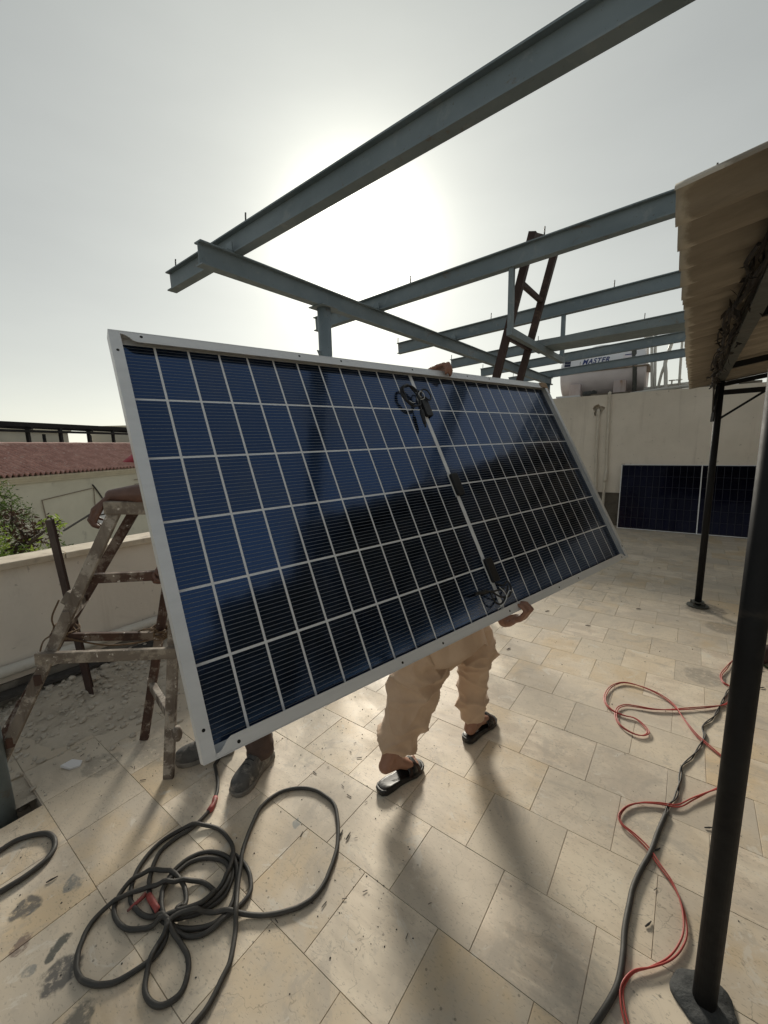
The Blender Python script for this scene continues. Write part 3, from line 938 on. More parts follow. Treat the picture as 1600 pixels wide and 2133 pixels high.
# free column standing in the pit at the left edge
q = UV(2.335, 0.235)
pcol = empty('pipe_column', (q.x, q.y, -0.16), 'grey round steel column standing in a square pit in the floor', 'column')
MB().lathe([(0.055, -0.16), (0.055, 2.59)], (q.x, q.y, 0), 28).build('pipe', M['steel'], pcol)
for pl in pcol.children[0].data.polygons:
    pl.use_smooth = len(pl.vertices) == 4
MB().box((q.x, q.y, 2.594), (0.17, 0.15, 0.008), (RD, Vector((-RD.y, RD.x, 0)), ZU)).build('cap_plate', M['steel'], pcol)
pitr = random.Random(5)
pd_ = MB()
for _ in range(150):
    p = UV(pitr.uniform(pu0+0.02, pu1-0.02), pitr.uniform(pv0+0.02, pv1-0.02), -0.155)
    r_ = pitr.uniform(0.006, 0.022)
    pd_.ball(p, (r_, r_*pitr.uniform(0.5, 1), r_*0.7), 5, 4)
tag(pd_.build('pit_rubble', M['dust']), 'loose broken mortar lying in the column pit', 'rubble', kind='stuff')

# dark red-brown steel post standing before the parapet
p0, p1 = Vector((-1.885, 2.416, -0.005)), Vector((-2.0, 2.44, 1.165))
ps = empty('steel_post', p0, 'dark brown steel post leaning by the left parapet', 'post')
MB().prism([(-0.045, -0.02), (0.045, -0.02), (0.045, -0.013), (-0.036, -0.013), (-0.036, 0.025), (-0.045, 0.025)], p0, p1, up=(0.5, 0.85, 0)).build('angle_bar', M['rust'], ps)
MB().box(p0+Vector((0, 0, 0.01)), (0.13, 0.1, 0.012), (UD, VD, ZU)).build('foot_plate', M['rust'], ps)

# brown ladder leaning against the second beam
lad = empty('steel_ladder', (0.5, 3.66, 0), 'dark brown steel ladder leaning against the second overhead beam', 'ladder')
lu = Vector((0.205, -0.172, 1.0)).normalized()
lb = Vector((0.475, 3.675, 0.0))
lw = VD*0.52
for k in (0, 1):
    a = lb+lw*k
    top = a+lu*(3.12+0.14*k)
    MB().bar(a, top, 0.052, 0.045, up=VD).build('rail', M['rust'], lad)
MB().bar(lb+lu*3.10+lw*0.02, lb+lw*0.98+lu*3.23, 0.050, 0.040, up=lu).build('top_bar', M['rust'], lad)
for z_ in (0.3, 0.65, 1.0, 1.33, 1.68, 2.03, 2.36, 2.72):
    a = lb+lu*(z_*1.03)
    MB().bar(a+lw*0.03, a+lw*0.97, 0.042, 0.028, up=lu).build('rung', M['rust'], lad)

# ---------------------------------------------------------------- canopy on the right
CN = Vector((VD.y, -VD.x, 0))                # across the canopy, to the right
def CV(n, v, z=0.0):
    return CN*n+VD*v+Vector((0, 0, z))
SLOPE, N0, CVA, CVB = 0.17, -0.072, 1.157, 5.469
def csz(n):
    return 2.08+SLOPE*(n-N0)
cano = empty('canopy', CV(0.16, 3, 0), 'canopy of brown corrugated cement sheets on black steel posts', 'canopy')
NS = 5
wv = (CVB-CVA)/NS
LN = 5.3
bays = [(CVA+k*wv, CVA+(k+1)*wv+(0.05 if k < NS-1 else 0), 0.0) for k in range(NS)]+[(0.58, 1.19, 0.62), (0.0, 0.62, 1.15), (-0.75, 0.04, 1.65), (-1.55, -0.70, 1.65), (5.42, 6.40, 2.0), (6.35, 7.30, 2.0), (7.25, 8.05, 2.0)]  # bays after the first NS are unseen, added to darken the panel reflection
for k, (va, vb, nst) in enumerate(bays):
    LN_ = LN-nst
    lift = 0.004*(k % 2)
    nv = 44
    mb = MB()
    nn = [nst, nst+0.02, nst+0.9, nst+1.9, nst+3.1, LN-0.02, LN]
    sag = [0, 0, -0.004, 0.003, -0.003, 0, 0]
    P = []
    for lay in (0, 1):
        for n_, sg in zip(nn, sag):
            for j in range(nv+1):
                v_ = va+(vb-va)*j/nv
                w_ = math.sin(2*math.pi*v_/0.165)
                z_ = csz(N0+n_)+0.022*math.copysign(abs(w_)**0.8, w_)+lift+sg+(0.007 if lay else 0)
                P.append(CV(N0+n_+0.004*math.sin(k*2.1), v_, z_))
    F = []
    row = nv+1
    lay = len(nn)*row
    for i in range(len(nn)-1):
        for j in range(nv):
            a = i*row+j
            F.append((a, a+1, a+row+1, a+row))
            F.append((lay+a, lay+a+row, lay+a+row+1, lay+a+1))
    for j in range(nv):
        F.append((j, lay+j, lay+j+1, j+1))
        a = (len(nn)-1)*row+j
        F.append((a, a+1, lay+a+1, lay+a))
    for i in range(len(nn)-1):
        a = i*row
        F.append((a, a+row, lay+a+row, lay+a))
        a = i*row+nv
        F.append((a, lay+a, lay+a+row, a+row))
    mb.add(P, F)
    # own axes so that the eaves staining follows the sheet
    mat3 = Matrix((CN, VD, ZU)).transposed()
    inv = mat3.transposed()
    org = CV(N0, 0, 2.08)
    me = bpy.data.meshes.new('roof_sheet')
    me.from_pydata([inv @ (p-org) for p in mb.v], [], mb.f)
    me.materials.append(M['sheet'])
    me.polygons.foreach_set('use_smooth', [len(f) == 4 and i < (len(nn)-1)*nv*2 for i, f in enumerate(mb.f)])
    o = bpy.data.objects.new('roof_sheet', me)
    col.objects.link(o)
    o.parent = cano
    o.matrix_local = Matrix.Translation(org-LOC[cano.name]) @ mat3.to_4x4()
def cpost(n, v, base=True, r=0.0275):
    zt_ = csz(n)-0.075
    p = CV(n, v)
    mb = MB()
    mb.lathe([(r, 0.0), (r, zt_)], p, 24)
    c = mb.build('post', M['black'], cano)
    for pl in c.data.polygons:
        pl.use_smooth = len(pl.vertices) == 4
    return c
NP = 0.16
near = cpost(NP-0.012, 1.247)
far = cpost(NP, 4.690)
for n_, v_ in ((3.0, 1.252), (3.0, 4.69), (5.1, -1.4), (5.1, 1.252), (5.1, 4.69), (3.0, -1.4)):
    cpost(n_, v_)
# rough round cement collar of the near post, and the rusty plate of the far one
p = CV(NP-0.012, 1.247)
rings = []
for r0, z in ((0.074, -0.002), (0.076, 0.006), (0.073, 0.011), (0.050, 0.013), (0.0280, 0.014)):
    rings.append([p+Vector((r0*(1+0.05*math.sin(3*a)+0.035*math.sin(7*a+1))*math.cos(a), r0*(1+0.05*math.sin(3*a)+0.035*math.sin(7*a+1))*math.sin(a), z+0.002*math.sin(5*a))) for a in [2*math.pi*k/36 for k in range(36)]])
MB().loft(rings).build('base_collar', M['base_cement'], near, smooth=True)
p = CV(NP, 4.69)
MB().lathe([(0.085, -0.002), (0.085, 0.012), (0.04, 0.018)], p, 24).build('base_plate', M['olive'], far)
MB().lathe([(0.05, 0.04), (0.05, 0.048)], p, 18).build('base_ring', M['olive'], far)
for k in range(4):
    a = k*math.pi/2+0.4
    MB().tube([p+Vector((0.06*math.cos(a), 0.06*math.sin(a), 0.01)), p+Vector((0.06*math.cos(a), 0.06*math.sin(a), 0.045))], 0.006, 6).build('anchor_bolt', M['stud'], far)
zb = csz(NP)-0.052
MB().bar(CV(NP, 1.14, zb), CV(NP, 5.42, zb), 0.05, 0.055, up=(0, 0, 1)).build('beam', M['olive'], cano)
zb2 = csz(3.0)-0.052
MB().bar(CV(3.0, -1.5, zb2), CV(3.0, 5.42, zb2), 0.05, 0.055, up=(0, 0, 1)).build('beam', M['olive'], cano)
zb3 = csz(5.1)-0.052
MB().bar(CV(5.1, -1.5, zb3), CV(5.1, 5.42, zb3), 0.05, 0.055, up=(0, 0, 1)).build('beam', M['olive'], cano)
for v_ in (2.4, 4.0, 5.36):
    MB().bar(CV(NP+0.03, v_, csz(NP)-0.045), CV(2.97, v_, csz(3.0)-0.073), 0.035, 0.04, up=(0, 0, 1)).build('cross_bar', M['black'], cano)
MB().bar(CV(NP+0.02, 4.70, 1.945), CV(2.98, 4.70, 1.985), 0.04, 0.04, up=(0, 0, 1)).build('tie_bar', M['black'], cano)
MB().bar(CV(NP+0.01, 4.69, 1.72), CV(NP+0.30, 4.69, 1.94), 0.018, 0.018).build('brace', M['black'], cano)
MB().bar(CV(NP+0.45, 4.70, 1.96), CV(NP+1.3, 4.70, csz(NP+1.3)-0.08), 0.02, 0.02).build('brace', M['black'], cano)
MB().bar(CV(NP-0.035, 4.66, 1.70), CV(NP-0.018, 4.67, 2.0), 0.012, 0.03).build('brace', M['black'], cano)

# dried creeper along the canopy beam
cr = empty('dried_creeper', CV(NP-0.06, 3, 2.0), 'dried black creeper hanging along the canopy beam', 'creeper')
rc = random.Random(11)
stems = MB()
for k in range(5):
    pts = []
    n_, z_ = NP-rc.uniform(0.03, 0.07), csz(NP)-rc.uniform(0.04, 0.10)
    for i in range(26):
        v_ = 1.5+3.25*i/25
        n_ += rc.uniform(-0.02, 0.02)
        z_ += rc.uniform(-0.02, 0.02)
        n_ = min(max(n_, NP-0.10), NP-0.03)
        z_ = min(max(z_, csz(NP)-0.13), csz(n_)-0.03)
        pts.append(CV(n_, v_, z_))
    stems.tube(smooth_path(pts, 3), rc.uniform(0.003, 0.007), 5)
for k in range(8):
    v_ = rc.uniform(4.3, 4.72)
    pts = [CV(NP-0.05, v_, 2.0), CV(NP-0.045, v_+(4.68-v_)*0.6, 1.95), CV(NP-0.037, 4.685, 1.88-0.02*k)]
    stems.tube(smooth_path(pts, 4), 0.006, 5)
stems.build('stem', M['creeper'], cr)
lf = MB()
for k in range(80):
    v_ = rc.uniform(1.45, 4.8)
    c = CV(NP-0.055+rc.gauss(0, 0.022), v_, csz(NP)-0.075+rc.gauss(0, 0.024))
    d1 = Vector((rc.gauss(0, 1), rc.gauss(0, 1), rc.gauss(-0.5, 0.8))).normalized()
    d2 = d1.cross(Vector((rc.gauss(0, 1), rc.gauss(0, 1), rc.gauss(0, 1)))).normalized()
    L, w_ = rc.uniform(0.025, 0.06), rc.uniform(0.004, 0.011)
    n3 = d1.cross(d2)*w_*0.5
    lf.add([c, c+d1*L*0.45+d2*w_, c+d1*L+n3, c+d1*L*0.45-d2*w_], [(0, 1, 2), (0, 2, 3)])
tag(lf.build('dry_leaves', M['creeper'], cr), kind='stuff')

# low dark parapet and white block on the upper roof, seen under the canopy
MB_ = MB()
MB_.box(WS(1.35, 2.33+0.05, 0.5), (0.9, 0.2, 0.13), (WD, WN, ZU))
tag(MB_.build('roof_kerb', M['skirting'], bevel=0.01), 'dark brown kerb on the upper roof under the canopy edge', 'kerb')
MB_ = MB()
MB_.box(WS(1.42, 2.33+0.10, 0.30), (0.16, 0.16, 0.19), (WD, WN, ZU))
tag(MB_.build('cement_block', M['tank_top'], bevel=0.01), 'small white block on the upper roof beside the far canopy post', 'block')

# ---------------------------------------------------------------- water tank and plumbing on the upper roof
tk = empty('water_tank', WS(-0.49, 2.33, 0.88), 'pinkish white horizontal water tank lettered MASTER on the upper roof', 'water tank')
TA, TB, TZ, TO = -1.225, 0.235, 2.865, 0.90
def tank_ring(s_, r, a0, a1, n, k=1.0):
    out = []
    for i in range(n+1):
        a = a0+(a1-a0)*i/n
        out.append(WS(s_, TZ+r*math.sin(a), TO-r*math.cos(a)))
    return out
def tank_half(a0, a1, r, name, mat, inset):
    mb = MB()
    prof = [(TA+0.10, r*0.45), (TA+0.035, r*0.80), (TA+0.005, r*0.95), (TA+0.03+inset*0, r), (TB-0.03-inset, r), (TB-0.005-inset, r*0.95), (TB-0.06-inset, r*0.78), (TB-0.11-inset, r*0.45)]
    rings = [tank_ring(s_, rr, a0, a1, 20) for s_, rr in prof]
    n = 21
    for j in range(len(rings)-1):
        mb.add(rings[j]+rings[j+1], [(i, i+1, n+i+1, n+i) for i in range(n-1)])
    for rg in (rings[0], rings[-1]):
        mb.add(rg, [tuple(range(n))])
    return mb.build(name, mat, tk, smooth=True)
tank_half(-math.pi, 0.0, 0.455, 'tank_base', M['tank'], 0.0)
tank_half(0.0, math.pi, 0.435, 'tank_cover', M['tank_top'], 0.02)
mb = MB()
prof = [(TA-0.02, -TO), ]
rim = []
for a, c in ((TA-0.01, 0), (TB+0.03, 0)):
    pass
mb.box(WS((TA+TB)/2+0.01, TZ, TO), (TB-TA+0.06, 0.97, 0.026), (WD, WN, ZU))
mb.build('rim', M['rim'], tk, bevel=0.01)
mb = MB()
mb.lathe([(0.24, 0.0), (0.24, 0.05), (0.20, 0.07)], WS(-0.55, TZ+0.425, TO), 24)
mb.build('hatch', M['tank_top'], tk)
for s_ in (-0.93, -0.17):
    mb = MB()
    mb.box(WS(s_, 2.33+0.155, 0.50), (0.20, 0.20, 0.31), (WD, WN, ZU))
    mb.build('cradle_block', M['block'], tk, bevel=0.008)
for s_ in (0.05,):
    mb = MB()
    mb.bar(WS(s_-0.04, TZ+0.30, TO-0.34), WS(s_+0.0, TZ, TO-0.475), 0.075, 0.012)
    mb.bar(WS(s_+0.0, TZ, TO-0.475), WS(s_+0.02, 2.34, TO-0.40), 0.075, 0.012)
    mb.build('strap', M['olive'], tk)
# lettering wrapped on the cover
cu = bpy.data.curves.new('lettering', 'FONT')
cu.body = 'MASTER'
cu.size = 0.155
cu.shear = 0.25
cu.extrude = 0.0
cu.offset = 0.004
cu.space_character = 1.12
tmp = bpy.data.objects.new('tmp_text', cu)
col.objects.link(tmp)
dg = bpy.context.evaluated_depsgraph_get()
tme = bpy.data.meshes.new_from_object(tmp.evaluated_get(dg))
bm = bmesh.new()
bm.from_mesh(tme)
bmesh.ops.triangulate(bm, faces=bm.faces)
bmesh.ops.subdivide_edges(bm, edges=bm.edges, cuts=1, use_grid_fill=True)
xs = [v.co.x for v in bm.verts]
wid = max(xs)-min(xs)
fs = MB()
for v in bm.verts:
    s_ = -0.83+(v.co.x-min(xs))*(0.46/wid)
    a = 0.33+v.co.y/0.438
    r = 0.4385
    fs.v.append(WS(s_, TZ+r*math.sin(a), TO-r*math.cos(a)))
bm.verts.index_update()
for fc in bm.faces:
    fs.f.append([v.index for v in fc.verts])
    fs.mi.append(0)
bm.free()
fs.build('lettering', M['blue_ink'], tk)
bpy.data.objects.remove(tmp)
for s_, w_, a0, a1, mt, nm in ((-1.10, 0.11, 0.30, 0.42, 'navy', 'label_plate'), (-1.10, 0.11, 0.44, 0.56, 'navy', 'label_plate'), (-0.07, 0.16, 0.36, 0.60, 'tank', 'sticker'), (-0.07, 0.11, 0.53, 0.58, 'blue_ink', 'sticker_mark')):
    mb = MB()
    r = 0.4395 if nm != 'sticker_mark' else 0.4415
    pts = [[WS(s_+ds*w_/2, TZ+r*math.sin(a), TO-r*math.cos(a)) for a in [a0+(a1-a0)*i/5 for i in range(6)]] for ds in (-1, 1)]
    mb.add(pts[0]+pts[1], [(i, i+1, 7+i, 6+i) for i in range(5)])
    mb.build(nm, M[mt], tk)
# plumbing
pl = empty('roof_plumbing', WS(0.45, 2.33, 0.5), 'white plastic water pipes standing beside the tank on the upper roof', 'pipes')
def ppipe(pts, r=0.024, sm=3):
    return MB().tube(smooth_path([WS(*q) for q in pts], sm), r, 9).build('pipe', M['pvc_white'], pl, smooth=True)
ppipe([(0.34, 2.36, 0.5), (0.30, 2.9, 0.5), (0.27, 3.33, 0.5), (0.255, 3.36, 0.5), (0.20, 3.365, 0.55), (0.18, 3.37, 0.6)], 0.022)
ppipe([(0.38, 2.36, 0.5), (0.35, 2.9, 0.5), (0.325, 3.33, 0.5), (0.33, 3.39, 0.5), (0.37, 3.42, 0.52)], 0.024)
ppipe([(0.545, 2.34, 0.45), (0.52, 2.70, 0.47), (0.50, 2.86, 0.5), (0.535, 3.05, 0.5), (0.63, 3.45, 0.5)], 0.030)
ppipe([(0.42, 2.42, 0.5), (0.46, 2.70, 0.5), (0.50, 2.85, 0.5)], 0.022)
ppipe([(0.73, 2.45, 0.5), (0.72, 2.9, 0.5), (0.715, 3.5, 0.5)], 0.020)
ppipe([(-0.10, 2.36, 0.30), (0.2, 2.39, 0.34), (0.5, 2.42, 0.4), (0.8, 2.44, 0.45), (1.1, 2.45, 0.5)], 0.030)
ppipe([(0.2, 2.46, 0.6), (0.5, 2.48, 0.6), (0.9, 2.50, 0.6)], 0.034)
for s_, z_ in ((0.62, 2.56), (0.72, 2.56)):
    mb = MB()
    mb.lathe([(0.05, 0), (0.05, 0.012)], WS(s_, z_, 0.5), 12)
    mb.lathe([(0.012, -0.07), (0.012, 0.0)], WS(s_, z_, 0.5), 8)
    mb.build('valve', M['pvc_white'], pl)
# pump and laths on the wall top
pu_ = empty('small_pump', WS(-0.62, WT, 0.12), 'small grey pump lying on the wall top under the tank', 'pump')
MB().lathe([(0.02, -0.12), (0.045, -0.10), (0.05, 0.02), (0.035, 0.05), (0.02, 0.10)], WS(-0.62, WT+0.052, 0.12), 14, (WN, ZU, WD)).build('motor', M['base_cement'], pu_, smooth=True)
MB().lathe([(0.05, -0.02), (0.055, 0.0), (0.05, 0.02)], WS(-0.55, WT+0.056, 0.12), 14, (ZU, WD, WN)).build('volute', M['base_cement'], pu_)
lt = MB()
lt.box(WS(-0.98, WT+0.022, 0.08), (0.42, 0.06, 0.03), (WD, WN, ZU))
tag(lt.build('timber_lath', M['tank_top']), 'short pale lath lying on the wall top at the tank end', 'lath')
lt = MB()
lt.box(WS(-0.28, WT+0.020, 0.09), (0.62, 0.07, 0.026), (WD, WN, ZU))
tag(lt.build('timber_lath', M['skirting']), 'dark lath lying on the wall top below the tank', 'lath')

# ---------------------------------------------------------------- solar panels
PW, PH = 2.278, 1.134
CW, CHH, GAP = 0.0858, 0.1747, 0.0068
def solar_panel(root, rear):
    """children in local axes: x along, z up, y through the thickness (0 = rear flange plane, 0.035 = front)"""
    al = M['alu']
    th, fl, fs_ = 0.035, 0.033, 0.028
    for sgn, nm in ((1, 'frame_rail'), (-1, 'frame_rail')):
        mb = MB()
        z = sgn*PH/2
        mb.box((0, th/2, z-sgn*0.0012), (PW-0.001, th, 0.0024))
        # rear flange with rounded notch at both ends
        e = PW/2-0.0265
        pts = [(-e+0.034, 0), (-e+0.030, fl*0.06)]
        prof = [(-e, 0.0030), (-e, 0.010), (-e+0.012, 0.0125), (-e+0.022, 0.020), (-e+0.030, fl-0.004), (-e+0.040, fl)]
        prof2 = [(-a, b) for a, b in reversed(prof)]
        full = prof+prof2
        mb.poly([(a, z-sgn*b) for a, b in (full if sgn < 0 else full)], 0.0, 0.0022, (Vector((1, 0, 0)), Vector((0, 0, 1)), Vector((0, 1, 0))))
        mb.box((0, th-0.001, z-sgn*0.0068), (PW-0.03, 0.002, 0.0085))
        mb.build(nm, al, root, local=True, fix=True)
    for sgn in (1, -1):
        mb = MB()
        x = sgn*PW/2
        mb.box((x-sgn*0.0012, th/2, 0), (0.0024, th, PH-0.005))
        mb.box((x-sgn*(fs_/2+0.0012), 0.0011, 0), (fs_-0.0024, 0.0022, PH-0.0052))
        mb.box((x-sgn*0.0070, th-0.001, 0), (0.009, 0.002, PH-0.02))
        # small return lip that carries the glass
        mb.box((x-sgn*0.006, 0.024, 0), (0.0075, 0.002, PH-0.006))
        mb.build('frame_rail', al, root, local=True)
    for sgn in (1, -1):
        hl = MB()
        for x in (-1.06, -0.56, -0.38, 0.0, 0.38, 0.56, 1.06):
            hl.lathe([(0.0042, -0.0004), (0.0042, 0.0004)], (x, 0.0, sgn*(PH/2-0.014)), 8, (Vector((1, 0, 0)), Vector((0, 0, 1)), Vector((0, 1, 0))))
        hl.build('mounting_holes', M['hole'], root, local=True)
    for sgn in (1, -1):
        hl = MB()
        for z in (-0.50, 0.50):
            hl.lathe([(0.004, -0.0004), (0.004, 0.0004)], (sgn*(PW/2-0.014), 0.0, z), 8, (Vector((1, 0, 0)), Vector((0, 0, 1)), Vector((0, 1, 0))))
        hl.build('mounting_holes', M['hole'], root, local=True)
    mb = MB()
    mb.box((0, 0.0295, 0), (PW-0.006, 0.005, PH-0.006))
    mb.build('glass_sheet', M['grid'] if rear else M['grid_dark'], root, local=True)
    y = 0.0266 if rear else 0.0324
    proto = None
    first = MB()
    first.box((0, 0, 0), (CW, 0.0006, CHH))
    for c in range(24):
        x = (c-11.5)*(CW+GAP)+(-0.0075 if c < 12 else 0.0075)
        for r_ in range(6):
            z = (r_-2.5)*(CHH+GAP)
            if proto is None:
                proto = first.build('cell', M['cell'] if rear else M['cell_front'], root, local=True)
                proto.location = (x, y, z)
            else:
                share(proto, 'cell', root, (x, y, z))
pan = empty('solar_panel', (0.3101, 1.7076, 1.4038), 'large solar panel carried tilted with its gridded rear side to view', 'solar panel')
RM = Matrix(((0.7735, -0.5553, -0.3055), (0.6337, 0.6846, 0.3601), (0.0092, -0.4722, 0.8815)))
rq = RM.to_quaternion()
rq.normalize()
pan.rotation_mode = 'QUATERNION'
pan.rotation_quaternion = rq
RM = rq.to_matrix()
PT = Vector((0.3101, 1.7076, 1.4038))
def PL(x, y, z):
    return PT+RM @ Vector((x, y, z))
solar_panel(pan, True)
AX_P = (Vector((1, 0, 0)), Vector((0, 0, 1)), Vector((0, -1, 0)))
MB().box((0.0, 0.0262, 0.0), (0.0145, 0.0010, PH-0.07)).build('centre_strip', M['grid'], pan, local=True)
for i, z in enumerate((0.375, -0.003, -0.383)):
    jb = MB()
    jb.poly([(-0.016, -0.050), (0.016, -0.050), (0.021, -0.044), (0.021, 0.044), (0.016, 0.050), (-0.016, 0.050), (-0.021, 0.044), (-0.021, -0.044)], 0.0, 0.017, AX_P, (0.012, 0.0262, z))
    j = jb.build('junction_box', M['jbox'], pan, local=True, bevel=0.003)
    MB().tube([(0.012-0.025, 0.0250, z-0.052), (0.012-0.025, 0.0250, z+0.052)], 0.0028, 6).build('sealant_bead', M['white_tie'], j, local=True)
rw_ = random.Random(4)
def coil_local(cx, cz, r0, turns, seed, ex):
    q = random.Random(seed)
    pts = []
    for i in range(turns*14):
        a = 2*math.pi*i/14+0.4
        r = r0*(1+0.10*q.uniform(-1, 1))
        pts.append((cx+r*math.cos(a)*ex+0.004*q.uniform(-1, 1), 0.006-0.0030*(i//14)+0.002*q.uniform(-1, 1), cz+r*math.sin(a)))
    return smooth_path(pts, 3)
cb = MB()
cb.tube(smooth_path([(0.012, 0.015, 0.43), (-0.01, 0.008, 0.45), (-0.03, 0.004, 0.42)], 4)+coil_local(-0.072, 0.415, 0.052, 4, 1, 0.85), 0.0034, 7)
cb.tube(smooth_path([(0.0, 0.012, 0.425), (0.02, 0.006, 0.455), (0.045, 0.004, 0.45), (0.055, 0.004, 0.42), (0.035, 0.004, 0.40), (0.010, 0.004, 0.415), (-0.03, 0.002, 0.40), (-0.045, 0.0, 0.35), (-0.052, 0.0, 0.31)], 5), 0.0034, 7)
cb.build('cable_coil', M['jbox'], pan, local=True, smooth=True)
cn_ = MB()
cn_.tube([(-0.046, 0.0, 0.345), (-0.050, 0.0, 0.325), (-0.0505, 0.0, 0.32), (-0.056, 0.0, 0.278)], [0.007, 0.0095, 0.0085, 0.0075], 8)
cn_.tube([(-0.056, 0.0, 0.278), (-0.060, 0.0, 0.262)], [0.005, 0.004], 8)
cn_.build('plug', M['jbox'], pan, local=True)
tm = MB()
tm.tube(smooth_path([(-0.02, -0.004, 0.405), (-0.03, -0.006, 0.42), (-0.012, -0.008, 0.435), (0.004, -0.005, 0.42), (-0.006, -0.004, 0.40), (-0.035, -0.004, 0.395)], 5), 0.0015, 5)
tm.tube(smooth_path([(-0.10, -0.004, 0.385), (-0.085, -0.006, 0.375), (-0.07, -0.004, 0.378)], 4), 0.0015, 5)
tm.build('tie_wire', M['white_tie'], pan, local=True)
cb = MB()
cb.tube(smooth_path([(0.0, 0.012, -0.44), (0.03, 0.006, -0.455), (0.055, 0.0, -0.445), (0.062, 0.0, -0.475), (0.03, 0.0, -0.50), (-0.02, 0.0, -0.49), (-0.062, 0.0, -0.46), (-0.06, 0.0, -0.50), (-0.03, 0.0, -0.515), (0.02, 0.0, -0.49), (0.05, 0.0, -0.46)], 6), 0.0036, 7)
cb.tube(smooth_path([(0.02, 0.0, -0.465), (-0.04, -0.002, -0.462), (-0.09, -0.002, -0.452)], 4), 0.0036, 7)
cb.build('cable_coil', M['jbox'], pan, local=True, smooth=True)
cn_ = MB()
cn_.tube([(-0.085, -0.002, -0.453), (-0.11, -0.002, -0.450), (-0.112, -0.002, -0.45), (-0.150, -0.002, -0.444)], [0.009, 0.0095, 0.0075, 0.006], 8)
cn_.build('plug', M['jbox'], pan, local=True)
tm = MB()
tm.tube(smooth_path([(-0.012, -0.006, -0.455), (0.0, -0.008, -0.475), (0.004, -0.008, -0.50), (-0.03, -0.006, -0.52), (-0.065, -0.004, -0.528)], 5), 0.0016, 5)
tm.tube(smooth_path([(0.004, -0.008, -0.50), (0.035, -0.006, -0.482), (0.05, -0.004, -0.486)], 5), 0.0016, 5)
tm.build('tie_wire', M['white_tie'], pan, local=True)
# brown cardboard corner guard at the far upper corner
cg = MB()
cg.box((PW/2-0.035, 0.0167, PH/2+0.0016), (0.078, 0.039, 0.003))
cg.box((PW/2-0.035, -0.0017, PH/2-0.014), (0.078, 0.003, 0.032))
cg.box((PW/2+0.0016, 0.0167, PH/2-0.033), (0.003, 0.039, 0.066))
cg.build('corner_guard', M['cardboard'], pan, local=True)

# second panel leaning against the back wall, front side out
pd2 = a2(-34.0)
nb2 = Vector((-pd2.y, pd2.x, 0))          # away from camera
lean = R_(9.0)
up2 = (ZU*math.cos(lean)+nb2*math.sin(lean)).normalized()
yb = (-(up2.cross(pd2))).normalized()      # y axis pointing back
p_b = Vector((4.169, 7.21, 0.0))
pan2 = empty('solar_panel', p_b+pd2*(PW/2)+up2*(PH/2+0.004), 'dark solar panel with white frame leaning against the back wall', 'solar panel')
# local y 0.035 (front) must face the camera
m3 = Matrix((-pd2, -nb2*math.cos(lean)+ZU*math.sin(lean), up2)).transposed()
pan2.rotation_mode = 'QUATERNION'
pan2.rotation_quaternion = m3.to_quaternion()
solar_panel(pan2, False)
MB().box((0.0, 0.0330, 0.0), (0.014, 0.0010, PH-0.02)).build('centre_strip', M['grid'], pan2, local=True)
for zz in (-0.3646, -0.1823, 0.0, 0.1823, 0.3646):
    MB().box((0.0, 0.0329, zz), (PW-0.05, 0.0006, 0.0024)).build('row_line', M['grid_dark'], pan2, local=True)
for sg in (1, -1):
    MB().box((0, 0.0354, sg*(PH/2-0.006)), (PW-0.004, 0.0016, 0.011)).build('front_bead', M['grid'], pan2, local=True)
    MB().box((sg*(PW/2-0.006), 0.0354, 0), (0.011, 0.0016, PH-0.026)).build('front_bead', M['grid'], pan2, local=True)
MB().box((PW/2-0.02, 0.018, PH/2+0.004), (0.05, 0.045, 0.01)).build('corner_guard', M['cardboard'], pan2, local=True)

# ---------------------------------------------------------------- wooden trestle ladder
tr = empty('trestle_ladder', (-1.35, 1.85, 0), 'paint-spattered wooden trestle ladder lashed with rope beside the panel', 'ladder')
L1f, L1t = Vector((-1.846, 1.62, 0.0)), Vector((-1.150, 1.745, 1.315))
R1f, R1t = Vector((-1.070, 1.757, 0.0)), Vector((-0.905, 1.787, 1.30))
L2f, L2t = Vector((-2.05, 1.86, 0.0)), Vector((-1.185, 1.93, 1.28))
R2f, R2t = Vector((-1.345, 2.030, 0.0)), Vector((-1.02, 2.02, 1.28))
ydir = Vector((-0.15, 1, 0))
MB().bar(L1f, L1t, 0.026, 0.047, up=(L1t-L1f).cross(ydir)).build('rail', M['wood_pale'], tr, bevel=0.004)
MB().bar(R1f, R1t, 0.028, 0.047, up=(R1t-R1f).cross(ydir)).build('rail', M['wood_pale'], tr, bevel=0.004)
MB().bar(L2f, L2t, 0.026, 0.042, up=(L2t-L2f).cross(ydir)).build('rail', M['wood_dark'], tr, bevel=0.004)
MB().bar(R2f, R2t, 0.028, 0.042, up=(R2t-R2f).cross(ydir)).build('rail', M['wood_dark'], tr, bevel=0.004)
def on(a, b, z):
    return a+(b-a)*((z-a.z)/(b.z-a.z))
# long ties between the legs of each side
def tie(pa, pb, w, h, mat, ext=0.03, off=Vector((0, -0.034, 0))):
    d = (pb-pa).normalized()
    return MB().bar(pa-d*ext+off, pb+d*ext+off, w, h, up=(0, 0, 1)).build('cross_board', mat, tr, bevel=0.003)
tie(on(L1f, L1t, 0.69), on(R1f, R1t, 0.655), 0.024, 0.050, M['wood_board'])
tie(on(L1f, L1t, 1.010), on(R1f, R1t, 1.000), 0.030, 0.042, M['wood_dark'], 0.0, Vector((0, 0.034, 0)))
tie(on(L2f, L2t, 0.685), on(R2f, R2t, 0.62), 0.024, 0.040, M['wood_dark'])
